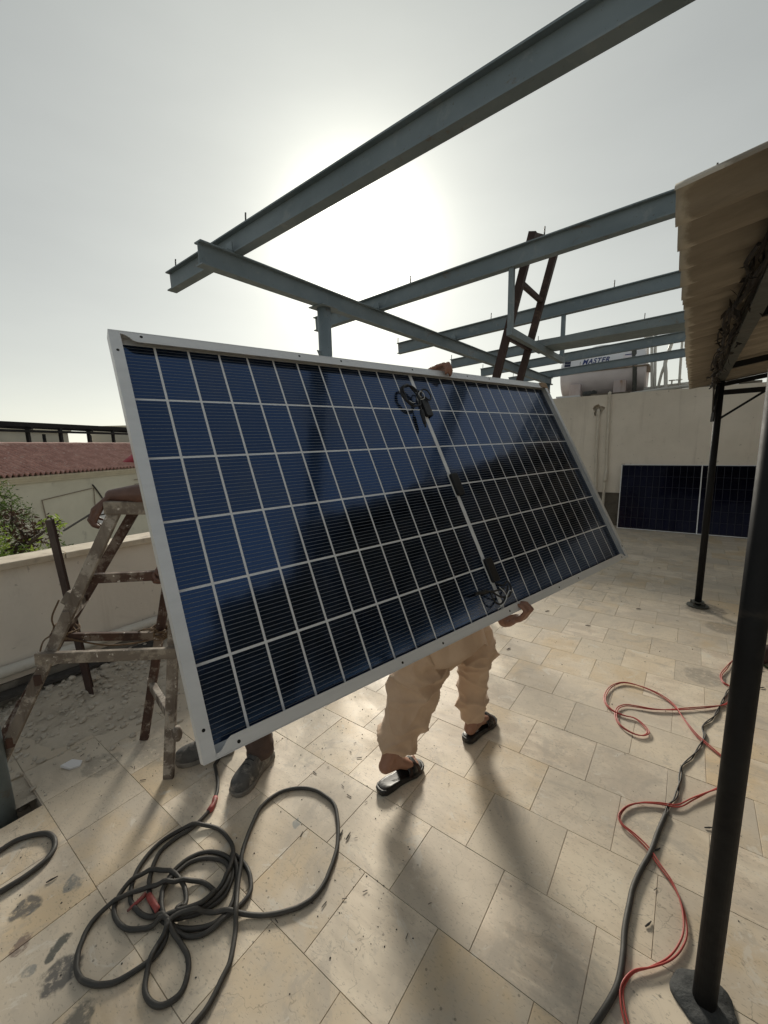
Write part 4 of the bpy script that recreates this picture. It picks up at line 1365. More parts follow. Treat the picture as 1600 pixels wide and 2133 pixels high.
# treads between the near and far side
for a, b, zz, m_ in ((L1f, L2f, 0.30, 'wood_dark'), (L1f, L2f, 0.86, 'wood_pale'), (R1f, R2f, 0.32, 'wood_pale'), (R1f, R2f, 0.86, 'wood_dark'), (L1f, L2f, 0.58, 'wood_dark')):
    at_, bt_ = (L1t, L2t) if a is L1f else (R1t, R2t)
    pa, pb = on(a, at_, zz), on(b, bt_, zz)
    d = (pb-pa).normalized()
    MB().bar(pa-d*0.02, pb+d*0.05, 0.030, 0.050, up=(0, 0, 1)).build('tread', M[m_], tr, bevel=0.004)
MB().box(on(L2f, L2t, 0.87)+Vector((-0.035, -0.03, 0.0)), (0.05, 0.07, 0.065), frame_z(L2t-L2f)).build('packing_block', M['wood_board'], tr, bevel=0.006)
# top plank pair
MB().bar(L1t+Vector((-0.035, -0.01, 0.012)), R1t+Vector((0.10, -0.01, 0.010)), 0.045, 0.055, up=(0, 0, 1)).build('top_plank', M['wood_board'], tr, bevel=0.005)
MB().bar(L1t+Vector((-0.03, 0.09, 0.030)), R1t+Vector((0.10, 0.09, 0.030)), 0.14, 0.022, up=(0, 0, 1)).build('top_plank', M['wood_dark'], tr, bevel=0.004)
# knot of wood on the near right leg
MB().ball(on(R1f, R1t, 0.235)+Vector((0.036, -0.005, 0)), (0.022, 0.026, 0.040), 10, 7).build('peg', M['wood_pale'], tr, smooth=True)
# rope lashings
def lashing(pa, pb, c, r, turns, seed):
    q = random.Random(seed)
    x, y, z = frame_z(pb-pa)
    pts = []
    n = 12
    for i in range(turns*n):
        a = 2*math.pi*i/n
        pts.append(c+(x*math.cos(a)+y*math.sin(a))*(r*(1+0.12*q.uniform(-1, 1)))+z*((i/n/turns-0.5)*0.06+0.006*q.uniform(-1, 1)))
    mb = MB()
    mb.tube(smooth_path(pts, 2), 0.0042, 6)
    return mb
c1 = on(L2f, L2t, 0.70)
mb = lashing(L2f, L2t, c1, 0.047, 5, 1)
mb.tube(smooth_path([c1+Vector((-0.03, -0.03, 0.0)), c1+Vector((-0.07, -0.05, -0.03)), c1+Vector((-0.10, -0.05, -0.11)), c1+Vector((-0.09, -0.06, -0.16))], 5), 0.004, 6)
mb.tube(smooth_path([c1+Vector((-0.02, -0.03, 0.02)), c1+Vector((-0.01, -0.05, 0.09)), c1+Vector((0.02, -0.03, 0.17))], 5), 0.004, 6)
mb.build('rope', M['rope'], tr, smooth=True)
c2 = on(R2f, R2t, 0.625)
mb = lashing(R2f, R2t, c2, 0.043, 5, 2)
mb.tube(smooth_path([c1+Vector((0.02, -0.05, -0.01)), (c1+c2)/2+Vector((0, -0.05, -0.05)), c2+Vector((-0.03, -0.05, -0.02)), c2+Vector((0.0, -0.05, 0.02))], 6), 0.0042, 6)
mb.tube(smooth_path([c2+Vector((-0.05, -0.05, 0.01)), c2+Vector((-0.09, -0.05, 0.02)), c2+Vector((-0.04, -0.05, 0.04)), c2+Vector((0.02, -0.05, 0.03))], 5), 0.0035, 6)
mb.build('rope', M['rope'], tr, smooth=True)

# ---------------------------------------------------------------- cables on the floor
COIL= [[-0.888, 1.846], [-0.818, 1.724], [-0.794, 1.642], [-0.785, 1.579], [-0.807, 1.52], [-0.836, 1.471], [-0.882, 1.425], [-0.909, 1.367], [-0.896, 1.294], [-0.866, 1.227], [-0.845, 1.199], [-0.796, 1.157], [-0.759, 1.134], [-0.808, 1.195], [-0.824, 1.259], [-0.81, 1.318], [-0.765, 1.359], [-0.696, 1.373], [-0.63, 1.346], [-0.592, 1.287], [-0.593, 1.213], [-0.638, 1.17], [-0.694, 1.148], [-0.762, 1.139], [-0.811, 1.21], [-0.815, 1.258], [-0.778, 1.327], [-0.714, 1.348], [-0.643, 1.333], [-0.604, 1.287], [-0.594, 1.237], [-0.622, 1.191], [-0.673, 1.155], [-0.73, 1.14], [-0.759, 1.134], [-0.718, 1.115], [-0.662, 1.114], [-0.604, 1.125], [-0.57, 1.153], [-0.557, 1.189], [-0.562, 1.245], [-0.583, 1.304], [-0.621, 1.36], [-0.569, 1.331], [-0.528, 1.286], [-0.506, 1.235], [-0.516, 1.196], [-0.55, 1.152], [-0.591, 1.115], [-0.637, 1.094], [-0.684, 1.095], [-0.726, 1.109], [-0.768, 1.136], [-0.806, 1.147], [-0.853, 1.159], [-0.898, 1.185], [-0.929, 1.22], [-0.954, 1.287], [-0.95, 1.358], [-0.921, 1.426], [-0.866, 1.472], [-0.804, 1.489], [-0.728, 1.476], [-0.661, 1.43], [-0.618, 1.37], [-0.603, 1.292], [-0.617, 1.23], [-0.649, 1.176], [-0.71, 1.149], [-0.77, 1.125], [-0.808, 1.121], [-0.861, 1.117], [-0.907, 1.128], [-0.948, 1.161], [-0.968, 1.198], [-0.964, 1.245], [-0.927, 1.286], [-0.884, 1.304], [-0.826, 1.297], [-0.762, 1.257], [-0.726, 1.208], [-0.717, 1.17], [-0.725, 1.145], [-0.681, 1.155], [-0.641, 1.176], [-0.624, 1.206], [-0.65, 1.238], [-0.695, 1.261], [-0.748, 1.263], [-0.803, 1.251], [-0.858, 1.241], [-0.917, 1.224], [-0.968, 1.198], [-1.002, 1.162], [-1.008, 1.113], [-0.993, 1.055], [-0.967, 1.012], [-0.929, 0.986], [-0.882, 0.976], [-0.836, 0.982], [-0.792, 1.003], [-0.746, 1.038], [-0.732, 1.081], [-0.741, 1.114], [-0.715, 1.094], [-0.671, 1.067], [-0.634, 1.03], [-0.619, 0.989], [-0.622, 0.951], [-0.646, 0.931], [-0.678, 0.926], [-0.713, 0.942], [-0.736, 0.974], [-0.748, 1.014], [-0.749, 1.056], [-0.735, 1.088], [-0.729, 1.121], [-0.684, 1.144], [-0.623, 1.154], [-0.568, 1.156], [-0.509, 1.152], [-0.443, 1.148], [-0.38, 1.153], [-0.319, 1.173], [-0.268, 1.214], [-0.234, 1.279], [-0.217, 1.37], [-0.219, 1.472], [-0.244, 1.564], [-0.301, 1.628], [-0.372, 1.663], [-0.45, 1.665], [-0.519, 1.634], [-0.567, 1.573], [-0.583, 1.492], [-0.582, 1.398], [-0.568, 1.304], [-0.549, 1.22], [-0.526, 1.145], [-0.511, 1.09], [-0.504, 1.027], [-0.514, 0.976], [-0.529, 0.929], [-0.548, 0.894], [-0.566, 0.862]]
LOOP= [[-1.622, 1.314], [-1.575, 1.366], [-1.553, 1.397], [-1.524, 1.439], [-1.465, 1.463], [-1.418, 1.465], [-1.373, 1.441], [-1.342, 1.402], [-1.335, 1.361], [-1.346, 1.327], [-1.368, 1.289], [-1.396, 1.256], [-1.41, 1.241], [-1.435, 1.219], [-1.476, 1.169]]
BLACK= [[0.481, 0.832], [0.537, 0.869], [0.601, 0.914], [0.65, 0.956], [0.7, 1.02], [0.743, 1.085], [0.801, 1.157], [0.844, 1.208], [0.902, 1.262], [0.988, 1.334], [1.068, 1.413], [1.158, 1.497]]
TWIN= [[1.158, 1.497], [1.195, 1.535], [1.247, 1.57], [1.31, 1.636], [1.369, 1.707], [1.408, 1.75], [1.497, 1.805], [1.606, 1.889], [1.672, 1.953], [1.716, 2.022], [1.834, 2.094], [1.964, 2.203], [2.081, 2.306], [2.167, 2.369], [2.367, 2.494], [2.537, 2.576]]
RED= [[0.615, 0.836], [0.621, 0.867], [0.632, 0.906], [0.654, 0.944], [0.704, 0.976], [0.763, 0.986], [0.829, 1.004], [0.884, 1.034], [0.931, 1.076], [0.97, 1.143], [0.989, 1.217], [0.986, 1.28], [0.984, 1.348], [0.964, 1.408], [0.944, 1.448], [0.956, 1.489], [1.015, 1.531], [1.087, 1.547], [1.16, 1.541], [1.229, 1.528], [1.314, 1.559], [1.412, 1.594], [1.478, 1.616], [1.574, 1.654], [1.63, 1.71], [1.636, 1.789], [1.631, 1.862], [1.628, 1.955], [1.655, 2.085], [1.683, 2.197], [1.669, 2.303], [1.613, 2.391], [1.528, 2.441], [1.423, 2.399], [1.334, 2.307], [1.297, 2.228], [1.303, 2.161], [1.341, 2.119], [1.387, 2.094], [1.4, 2.033], [1.388, 1.976], [1.341, 1.955], [1.299, 1.979], [1.274, 2.038], [1.291, 2.113], [1.342, 2.184], [1.405, 2.21], [1.46, 2.196], [1.538, 2.169], [1.636, 2.16], [1.768, 2.168], [1.903, 2.18], [1.995, 2.202], [2.083, 2.269], [2.154, 2.36], [2.152, 2.42], [2.206, 2.501], [2.312, 2.585], [2.415, 2.664], [2.465, 2.686], [2.522, 2.671], [2.557, 2.598]]
TAPE= [[[-0.797, 1.635], [-0.788, 1.549]], [[-0.861, 1.215], [-0.792, 1.154]]]

def stack(path, r, z0=None, passes=10):
    """lay a path on the floor, lifting it over its own earlier turns"""
    pts = [Vector((p.x, p.y, r if z0 is None else z0))+Vector((noise.noise(p*9), noise.noise(p*9+Vector((7, 3, 0))), 0))*0.004+Vector((noise.noise(p*28), noise.noise(p*28+Vector((2, 9, 0))), 0))*0.0016 for p in path]
    acc = 0
    ds = [0]
    for a, b in zip(pts[:-1], pts[1:]):
        acc += (Vector((b.x, b.y, 0))-Vector((a.x, a.y, 0))).length
        ds.append(acc)
    z = [r]*len(pts)
    for i, p in enumerate(pts):
        for j in range(0, i):
            if ds[i]-ds[j] < 0.08:
                break
            dx, dy = p.x-pts[j].x, p.y-pts[j].y
            d2 = dx*dx+dy*dy
            if d2 < (1.7*r)**2:
                h = z[j]+math.sqrt(max(0, (2*r)**2-d2))*0.85
                z[i] = max(z[i], min(h, 5*r))
    for _ in range(passes):
        z = [max(z[i], 0.5*z[i]+0.25*(z[max(0, i-1)]+z[min(len(z)-1, i+1)])) if i % 1 == 0 else z[i] for i in range(len(z))]
    return [Vector((p.x, p.y, zz+0.001)) for p, zz in zip(pts, z)]
wc = empty('welding_cable', (-0.72, 1.2, 0), 'thick dusty black cable lying in loose coils with red taped joints', 'cable')
cp = stack(smooth_path(COIL, 5), 0.0080)
cp[0] = cp[0]+Vector((0.02, 0.03, 0.0))
MB().tube(cp, 0.0080, 9).build('cable', M['cable'], wc, smooth=True)
def taped(mb, path, a, b, r):
    seg = [p for p in path if (p.xy-a.xy).length+(p.xy-b.xy).length < (a-b).length*1.12]
    seg = sorted(seg, key=lambda p: (p.xy-a.xy).length)
    if len(seg) > 2:
        mb.tube(seg, [r*(0.85+0.2*math.sin(i*2.1)**2) for i in range(len(seg))], 10)
early = cp[:75]
tb = MB()
taped(tb, early, Vector((*TAPE[0][0], 0)), Vector((*TAPE[0][1], 0)), 0.0125)
tb.build('tape_joint', M['tape'], wc, smooth=True)
tb = MB()
a, b_ = Vector((*TAPE[1][0], 0.015)), Vector((*TAPE[1][1], 0.030))
tb.tube([a, a*0.7+b_*0.3, a*0.35+b_*0.65, b_], [0.0095, 0.0115, 0.0095, 0.010], 10)
tb.tube([a+Vector((-0.01, 0.004, 0.003)), a+Vector((-0.022, -0.014, 0.0)), a+Vector((-0.048, -0.046, -0.004))], [0.008, 0.0065, 0.004], 8)
tb.build('tape_joint', M['tape'], wc, smooth=True)
lc = MB()
lc.tube([Vector((p.x, p.y, 0.0110)) for p in smooth_path(LOOP, 6)], 0.0100, 10)
tag(lc.build('cable_loop', M['cable'], smooth=True), 'black cable bent in a hairpin at the left edge of the floor', 'cable')
bc = MB()
bc.tube([Vector((p.x, p.y, 0.010)) for p in smooth_path(BLACK, 6)], 0.0090, 10)
tag(bc.build('power_cable', M['cable'], smooth=True), 'straight thick black cable on the floor by the near post', 'cable')
def twisted(path, r, sep, pitch, nst=2, z0=0.0):
    out = []
    acc = 0
    prev = None
    cs = [[] for _ in range(nst)]
    for i, p in enumerate(path):
        q = path[min(i+1, len(path)-1)]-path[max(i-1, 0)]
        q.z = 0
        q.normalize()
        n = Vector((-q.y, q.x, 0))
        if prev is not None:
            acc += (p-prev).length
        prev = p
        for k in range(nst):
            a = 2*math.pi*(acc/pitch+k/nst)
            cs[k].append(p+n*(sep*math.cos(a))+ZU*(r+0.002+sep*0.6*(1+math.sin(a))+z0))
    return cs
tw = MB()
for c in twisted(smooth_path(TWIN, 8), 0.0032, 0.0042, 0.28):
    tw.tube(c, 0.0032, 6)
tag(tw.build('twin_wire', M['wire_black'], smooth=True), 'thin black twisted pair wire running back across the floor', 'wire')
rd_ = MB()
rp = smooth_path(RED, 6)
rq_ = random.Random(9)
for k, c in enumerate(twisted(rp, 0.0030, 0.0050, 0.75, 2, 0.003)):
    rd_.tube(stack(c, 0.0030, None, 4) if False else c, 0.0030, 6)
tag(rd_.build('red_wire', M['wire_red'], smooth=True), 'pair of thin red wires looped loosely over the floor', 'wire')

# brown tool with a green cord at the right edge
tp = empty('power_tool', (2.66, 2.62, 0), 'brown and black power tool lying at the right edge of the floor', 'tool')
MB().lathe([(0.02, -0.10), (0.045, -0.09), (0.052, -0.02), (0.045, 0.06), (0.03, 0.10)], (2.67, 2.68, 0.056), 16, frame_z((0.9, 0.4, 0.1))).build('motor_body', M['rust'], tp, smooth=True)
MB().lathe([(0.03, -0.05), (0.038, 0.0), (0.035, 0.07)], (2.70, 2.80, 0.10), 14, frame_z((0.5, 0.2, 0.6))).build('handle', M['jbox'], tp, smooth=True)
MB().tube(smooth_path([(2.60, 2.64, 0.008), (2.585, 2.58, 0.008), (2.63, 2.53, 0.008), (2.70, 2.55, 0.01), (2.72, 2.62, 0.012), (2.66, 2.66, 0.02), (2.62, 2.60, 0.02), (2.68, 2.52, 0.012), (2.80, 2.50, 0.008)], 6), 0.006, 7).build('cord', M['leaf_d'], tp, smooth=True)

# ---------------------------------------------------------------- rubble by the parapet, chips and debris
rr = random.Random(21)
def rock(r, q):
    mb = MB()
    n, m = 7, 5
    sx, sy, sz = q.uniform(0.7, 1.3), q.uniform(0.6, 1.0), q.uniform(0.35, 0.7)
    rings = []
    for j in range(1, m):
        t = math.pi*j/m
        rings.append([Vector((r*sx*math.sin(t)*math.cos(2*math.pi*k/n)*q.uniform(0.75, 1.15), r*sy*math.sin(t)*math.sin(2*math.pi*k/n)*q.uniform(0.75, 1.15), -r*sz*math.cos(t)*q.uniform(0.85, 1.1))) for k in range(n)])
    mb.loft(rings)
    return mb
def place(mb, dst, p, rot):
    Rz = Matrix.Rotation(rot, 3, 'Z')
    o = len(dst.v)
    dst.v += [Rz @ v+p for v in mb.v]
    dst.f += [[i+o for i in f] for f in mb.f]
    dst.mi += [0]*len(mb.f)
# dusty heap surface
hp = MB()
nu, nv_ = 30, 56
def heap_z(u, v):
    a = max(0, 1-((PU-u)/0.95)**1.3)
    e = max(0, min(1, (v-0.25)/0.5))*max(0, min(1, (3.3-v)/0.8))
    n = noise.fractal(Vector((u*4, v*4, 0)), 1.0, 2.0, 5)
    return -0.012+e*a*(0.075+0.05*n)
P = [UV(PU-1.05+1.04*i/nu, 0.2+3.2*j/nv_, heap_z(PU-1.05+1.04*i/nu, 0.2+3.2*j/nv_)) for i in range(nu+1) for j in range(nv_+1)]
hp.add(P, [(i*(nv_+1)+j, i*(nv_+1)+j+1, (i+1)*(nv_+1)+j+1, (i+1)*(nv_+1)+j) for i in range(nu) for j in range(nv_)])
tag(hp.build('rubble_heap', M['dust'], smooth=True), 'low heap of cement dust against the foot of the parapet', 'rubble', kind='stuff')
sm_ = MB()
for k in range(2200):
    u = PU-abs(rr.gauss(0, 0.42))-0.02
    v = rr.uniform(0.3, 3.2)
    if u < PU-1.1:
        continue
    r = rr.choice((0.006, 0.008, 0.011, 0.015, 0.021))
    z = max(0.0, heap_z(u, v))
    place(rock(r, rr), sm_, UV(u, v, z+r*0.2), rr.uniform(0, 6))
tag(sm_.build('rubble_chips', M['rubble']), 'small broken cement chips scattered over the rubble heap', 'rubble', kind='stuff')
for k in range(48):
    u = PU-abs(rr.gauss(0, 0.26))-0.05
    v = rr.uniform(0.55, 2.9)
    r = rr.uniform(0.017, 0.036)
    mb = MB()
    place(rock(r, rr), mb, UV(max(u, PU-0.75), v, max(0, heap_z(u, v))+r*0.30), rr.uniform(0, 6))
    tag(mb.build('rubble_stone', M['rubble']), 'lump of broken cement on the rubble heap by the parapet', 'stone', 'stones on the rubble heap')
mb = MB()
mb.poly([(-0.045, -0.02), (0.01, -0.032), (0.048, -0.008), (0.035, 0.026), (-0.02, 0.03)], 0.001, 0.014, frame_z((0.1, 0.05, 1)), (-1.606, 1.848, 0.0))
tag(mb.build('stone_chip', M['tank_top'], bevel=0.003), 'flat white chip lying alone on the floor at left', 'stone chip')
mb = MB()
mb.bar(UV(PU-0.07, 0.15, 0.10), UV(PU-0.10, 1.35, 0.075), 0.09, 0.022)
tag(mb.build('timber_plank', M['debris']), 'dark plank half buried along the foot of the parapet', 'plank')
# scattered debris: slivers and crumbs too small to tell apart
db = MB()
for k in range(760):
    if k < 400:
        p = Vector((rr.uniform(-1.75, 0.1), rr.uniform(0.95, 2.5), 0))
    else:
        p = Vector((rr.uniform(-0.6, 3.4), rr.uniform(0.9, 5.5), 0))
    s_ = rr.choice((0.0012, 0.0014, 0.0018, 0.0024))*(1+0.18*p.y)
    if rr.random() < 0.07:
        a = rr.uniform(0, 6)
        d = Vector((math.cos(a), math.sin(a), 0))
        db.bar(p-d*s_*4+ZU*0.003, p+d*s_*4+ZU*0.004, s_*0.9, s_*0.6)
    else:
        place(rock(s_, rr), db, p+ZU*s_*0.3, rr.uniform(0, 6))
tag(db.build('floor_debris', M['debris']), 'dark crumbs and slivers scattered over the tiled floor', 'debris', kind='stuff')
# the twigs one can pick out
tw_px = ((-0.205, 1.44, 70), (-0.175, 1.43, 62), (1.02, 1.345, 10), (1.285, 1.43, -8), (0.83, 1.10, 20), (2.35, 2.36, 5), (1.72, 3.30, -12), (1.50, 3.62, 15), (2.35, 3.62, -10), (3.40, 6.2, 0), (0.93, 2.93, 30), (-1.26, 1.285, 35))
for (x, y, a) in tw_px:
    d = a2(a)
    L = 0.012*(1+0.25*y)
    mb = MB()
    mb.tube([Vector((x, y, 0.004))-d*L, Vector((x, y, 0.006)), Vector((x, y, 0.004))+d*L+Vector((0, 0.004, 0))], [0.0022, 0.003*(1+0.1*y), 0.0015], 5)
    tag(mb.build('wood_splinter', M['debris']), 'thin dark splinter lying on the tiled floor', 'splinter', 'splinters on the tiled floor')

# ---------------------------------------------------------------- neighbour's house beyond the parapet
HD = a2(80.4)                               # along the eaves
HB = Vector((-HD.y, HD.x, 0))               # away from us (left)
H0 = Vector((-13.8, 15.6, 0.70))
def HS(s, b=0.0, z=0.0):
    return H0+HD*s+HB*b+Vector((0, 0, z))
hs = empty('neighbour_house', HS(3, 1.5, GZ-0.70), 'cream house with red tiled roof beyond the left parapet', 'house')
MB().box(HS(2, 3.2, (GZ-0.70-0.28)/2), (26, 6.0, -GZ+0.70-0.28), (HD, HB, ZU)).build('wall', M['house'], hs)
cor = MB()
for z0, z1, o_ in ((-0.28, -0.19, 0.10), (-0.188, -0.10, 0.02), (-0.098, -0.015, -0.06)):
    cor.box(HS(2, o_+1.0, (z0+z1)/2), (26.2, 2.0, z1-z0), (HD, HB, ZU))
cor.build('cornice', M['house_trim'], hs)
rf = MB()
per, nrow = 0.21, 9
s_a, s_b = -9.0, 13.0
ncol = int((s_b-s_a)/per)
RB, RZ = 3.1, 1.22
for i in range(ncol):
    s0 = s_a+i*per
    prof = [(0.0, 0.0), (0.03, 0.07), (0.07, 0.105), (0.11, 0.07), (0.14, 0.0), (0.175, -0.03), (0.21, 0.0)]
    P = []
    for k in range(nrow):
        for e in (0, 1):
            t = (k+e)/nrow
            for (ds, dz) in prof:
                P.append(HS(s0+ds, -0.18+RB*t, RZ*t+dz+(0.016 if e == 0 else 0.0)))
    F = []
    n = len(prof)
    for k in range(2*nrow-1):
        for j in range(n-1):
            F.append((k*n+j, k*n+j+1, (k+1)*n+j+1, (k+1)*n+j))
    rf.add(P, F)
rfo = rf.build('roof', M['roof_tile'], hs)
MB().tube([HS(s_a+0.5*i, RB-0.18, RZ+0.03+0.012*(i % 2)) for i in range(int((s_b-s_a)/0.5)+1)], 0.11, 8).build('ridge_tiles', M['roof_tile'], hs)
bk = MB()
bk.add([HS(s_a, RB-0.18, RZ), HS(s_b, RB-0.18, RZ), HS(s_b, RB+3.0, -0.1), HS(s_a, RB+3.0, -0.1)], [(0, 1, 2, 3)])
bk.build('roof_back', M['roof_tile'], hs)
# conduit rectangle, meter box and hanging cable on its wall
wl = lambda s_, z_: HS(s_, 0.165, z_)
for a, c in (((0.9, -1.02), (3.35, -0.78)), ((0.9, -1.02), (1.0, -2.3)), ((3.40, -0.78), (3.3, -2.2)), ((5.9, -0.62), (7.2, -0.62)), ((5.9, -0.85), (7.2, -0.85))):
    MB().tube([wl(*a), wl(*c)], 0.018, 6).build('conduit', M['rim'], hs)
MB().tube(smooth_path([wl(3.35, -0.62), wl(3.55, -0.9), wl(3.95, -1.6), wl(4.05, -2.05), wl(3.95, -2.25), wl(3.6, -1.98), wl(3.2, -2.0)], 5), 0.03, 6).build('hanging_cable', M['wire_black'], hs)
MB().box(wl(3.55, -2.2)+HB*-0.06, (0.55, 0.2, 0.62), (HD, HB, ZU)).build('meter_box', M['tank_top'], hs, bevel=0.02)
MB().box(wl(3.55, -2.05)+HB*-0.163, (0.36, 0.01, 0.06), (HD, HB, ZU)).build('meter_window', M['glass_dark'], hs)
MB().box(wl(-1.9, -1.5), (0.05, 0.03, 2.6), (HD, HB, ZU)).build('downpipe', M['far_wall'], hs)
MB().box(wl(9.2, -0.75), (0.012, 0.02, 1.0), (HD, HB, ZU)).build('wall_joint', M['house_trim'], hs)

# steel pergola behind that roof
pg = empty('steel_pergola', HS(2, 7, GZ-0.7), 'dark steel pergola of long bars above the red tiled roof', 'pergola')
zt_ = 2.25
for b_ in (4.6, 5.8, 7.0, 8.2, 9.4, 10.6, 11.8):
    MB().bar(HS(-12, b_, zt_+0.02+0.075*(b_-4.6)), HS(15.5, b_, zt_+0.02+0.075*(b_-4.6)), 0.14, 0.20, up=(0, 0, 1)).build('long_bar', M['black'], pg)
for s_ in (-9.5, -6.0, -2.5, 1.0, 4.5, 8.0, 11.5, 15.2):
    MB().bar(HS(s_, 4.3, zt_-0.17), HS(s_, 12.2, zt_-0.17+0.57), 0.10, 0.14, up=(0, 0, 1)).build('cross_beam', M['black'], pg)
    for b_, ds_ in ((4.6, 0), (4.6, 1.75), (11.6, 0)):
        MB().bar(HS(s_+ds_, b_, GZ-0.7), HS(s_+ds_, b_, zt_-0.10), 0.14, 0.14).build('post', M['black'], pg)
MB().bar(HS(-12, 4.42, zt_-0.30), HS(15.5, 4.42, zt_-0.30), 0.08, 0.12, up=(0, 0, 1)).build('long_bar', M['black'], pg)
MB().bar(HS(-3, 5, zt_-0.4), HS(6, 5.6, zt_+0.0), 0.05, 0.05).build('brace', M['black'], pg)
an = MB()
an.tube([HS(1.7, 8, zt_), HS(1.7, 8, zt_+0.75)], 0.02, 5)
for k, z_ in enumerate((0.45, 0.58, 0.70)):
    an.tube([HS(1.4+0.05*k, 8, zt_+z_), HS(2.0-0.05*k, 8, zt_+z_)], 0.012, 5)
tag(an.build('roof_antenna', M['stud']), 'thin television aerial on top of the dark pergola', 'antenna')
# pale far houses, seen between the pergola posts and outside the picture
far_h = ((-36, 34, 15, 8, 6.9, 'wide pale far house at the left edge under the pergola'), (-21, 44, 13, 9, 7.3, 'pale far house seen under the pergola, beside the panel'))
fq = HS(0, 24, 0)
fh = empty('far_house', (fq.x, fq.y, GZ), 'long pale far house seen between the pergola posts', 'house')
MB().box(Vector((fq.x, fq.y, (GZ+2.75)/2)), (34, 8, 2.75-GZ), (HD, HB, ZU)).build('wall', M['far_wall'], fh)
MB().box(Vector((fq.x, fq.y, 2.80)), (34.4, 8.4, 0.12), (HD, HB, ZU)).build('roof_slab', M['house_trim'], fh)
for k in range(7):
    MB().box(HS(-12+4*k, 19.98, 1.2), (1.3, 0.06, 1.0), (HD, HB, ZU)).build('window', M['glass_dark'], fh)
for i, (x, y, w_, d_, h_, lb_) in enumerate(far_h):
    fh = empty('far_house', (x, y, GZ), lb_, 'house')
    MB().box((x, y, GZ+h_/2), (w_, d_, h_)).build('wall', M['far_wall'], fh)
    MB().box((x, y, GZ+h_+0.12), (w_+0.4, d_+0.4, 0.24)).build('roof_slab', M['house_trim'], fh)
    for k in range(4):
        wx = x-w_/2+w_*(k+0.5)/4
        wdw = MB().box((wx, y-d_/2-0.01, GZ+h_*0.62), (1.2, 0.06, 1.1)).build('window', M['glass_dark'], fh)

# ---------------------------------------------------------------- leafy tree behind the parapet
def leaf(mb, c, L, w_, q, droop=-0.2):
    d1 = Vector((q.gauss(0, 1), q.gauss(0, 1), q.gauss(droop, 0.7))).normalized()
    d2 = d1.cross(Vector((q.gauss(0, 1), q.gauss(0, 1), q.gauss(0.6, 0.6)))).normalized()
    n3 = d1.cross(d2)*w_*0.25
    mb.add([c, c+d1*L*0.4+d2*w_*0.5+n3, c+d1*L, c+d1*L*0.4-d2*w_*0.5+n3], [(0, 1, 2, 3)])
def tree(root_p, blobs, label, seed, n_leaf, mats, trunk_r=0.07, fronds=0):
    q = random.Random(seed)
    t = empty('garden_tree', root_p, label, 'tree', None)
    tk_ = MB()
    rp_ = Vector(root_p)
    top = Vector((sum(b[0] for b in blobs)/len(blobs), sum(b[1] for b in blobs)/len(blobs), min(b[2] for b in blobs)))
    tk_.tube(smooth_path([rp_, rp_*0.5+top*0.5+Vector((0.1, -0.05, 0)), top], 5), [trunk_r*(1-0.04*i) for i in range(11)], 8)
    for (x, y, z, r, mi) in blobs:
        e = Vector((x, y, z))
        md = top*0.5+e*0.5+Vector((q.uniform(-.1, .1), q.uniform(-.1, .1), 0.05))
        tk_.tube(smooth_path([top-ZU*0.1, md, e], 4), [0.03*(1-0.09*i) for i in range(9)], 6)
        for _ in range(4):
            d = Vector((q.gauss(0, 1), q.gauss(0, 1), q.gauss(0.2, 1))).normalized()
            tk_.tube([e, e+d*r*0.5+Vector((0, 0, 0.03)), e+d*r*0.95], [0.012, 0.008, 0.003], 5)
    tk_.build('trunk', M['twig'], t)
    for mi, mm in enumerate(mats):
        mb = MB()
        for (x, y, z, r, bi) in blobs:
            if bi != mi:
                continue
            for _ in range(int(n_leaf*(r/0.3)**2)):
                d = Vector((q.gauss(0, 1), q.gauss(0, 1), q.gauss(0, 1))).normalized()
                rad = r*(0.35+0.65*q.random()**0.6)*(1+0.35*noise.noise(d*2.2+Vector((x*3, y*3, z*3))))
                leaf(mb, Vector((x, y, z))+d*rad, q.uniform(0.045, 0.10), q.uniform(0.016, 0.032), q)
            for _ in range(fronds):
                d = Vector((q.gauss(0, 1), q.gauss(0, 1), q.gauss(0.5, 0.6))).normalized()
                b0 = Vector((x, y, z))+d*r*0.6
                e_ = d*q.uniform(0.2, 0.4)
                for i in range(10):
                    c = b0+e_*(i/10)+Vector((0, 0, -0.12*(i/10)**2))
                    for sg in (-1, 1):
                        sd = d.cross(ZU).normalized()*sg
                        mb.add([c, c+sd*0.07+d*0.03-ZU*0.012, c+sd*0.09+d*0.05-ZU*0.03, c+d*0.015], [(0, 1, 2, 3)])
        if mb.v:
            mb.build('crown', mm, t)
    return t
tree((-4.7, 4.8, GZ), [(-5.0, 4.75, 0.62, 0.38, 0), (-4.55, 4.55, 0.45, 0.34, 0), (-4.9, 4.4, 0.30, 0.40, 0), (-4.15, 4.75, 0.34, 0.24, 0), (-4.45, 4.85, 0.78, 0.17, 2), (-4.22, 4.9, 0.60, 0.22, 2), (-5.1, 4.9, 0.95, 0.20, 0), (-4.75, 4.65, 0.20, 0.45, 0), (-4.05, 4.95, 0.25, 0.22, 1), (-4.30, 4.80, 0.50, 0.16, 2), (-3.95, 4.85, 0.72, 0.12, 0)], 'light green leafy tree just behind the left parapet', 3, 330, [M['leaf_g'], M['leaf_d'], M['leaf_b']], 0.07, 0)
tree((-8.1, 8.2, GZ), [(-8.0, 8.1, 1.02, 0.34, 0), (-7.75, 8.15, 0.75, 0.36, 0), (-8.15, 8.3, 0.55, 0.5, 0), (-7.7, 8.4, 0.35, 0.4, 0), (-8.4, 8.0, 0.9, 0.4, 0), (-7.9, 8.3, 0.1, 0.5, 0)], 'dark green bushy tree further back against the neighbour wall', 5, 260, [M['leaf_d'], M['leaf_g'], M['leaf_b']], 0.09, 0)

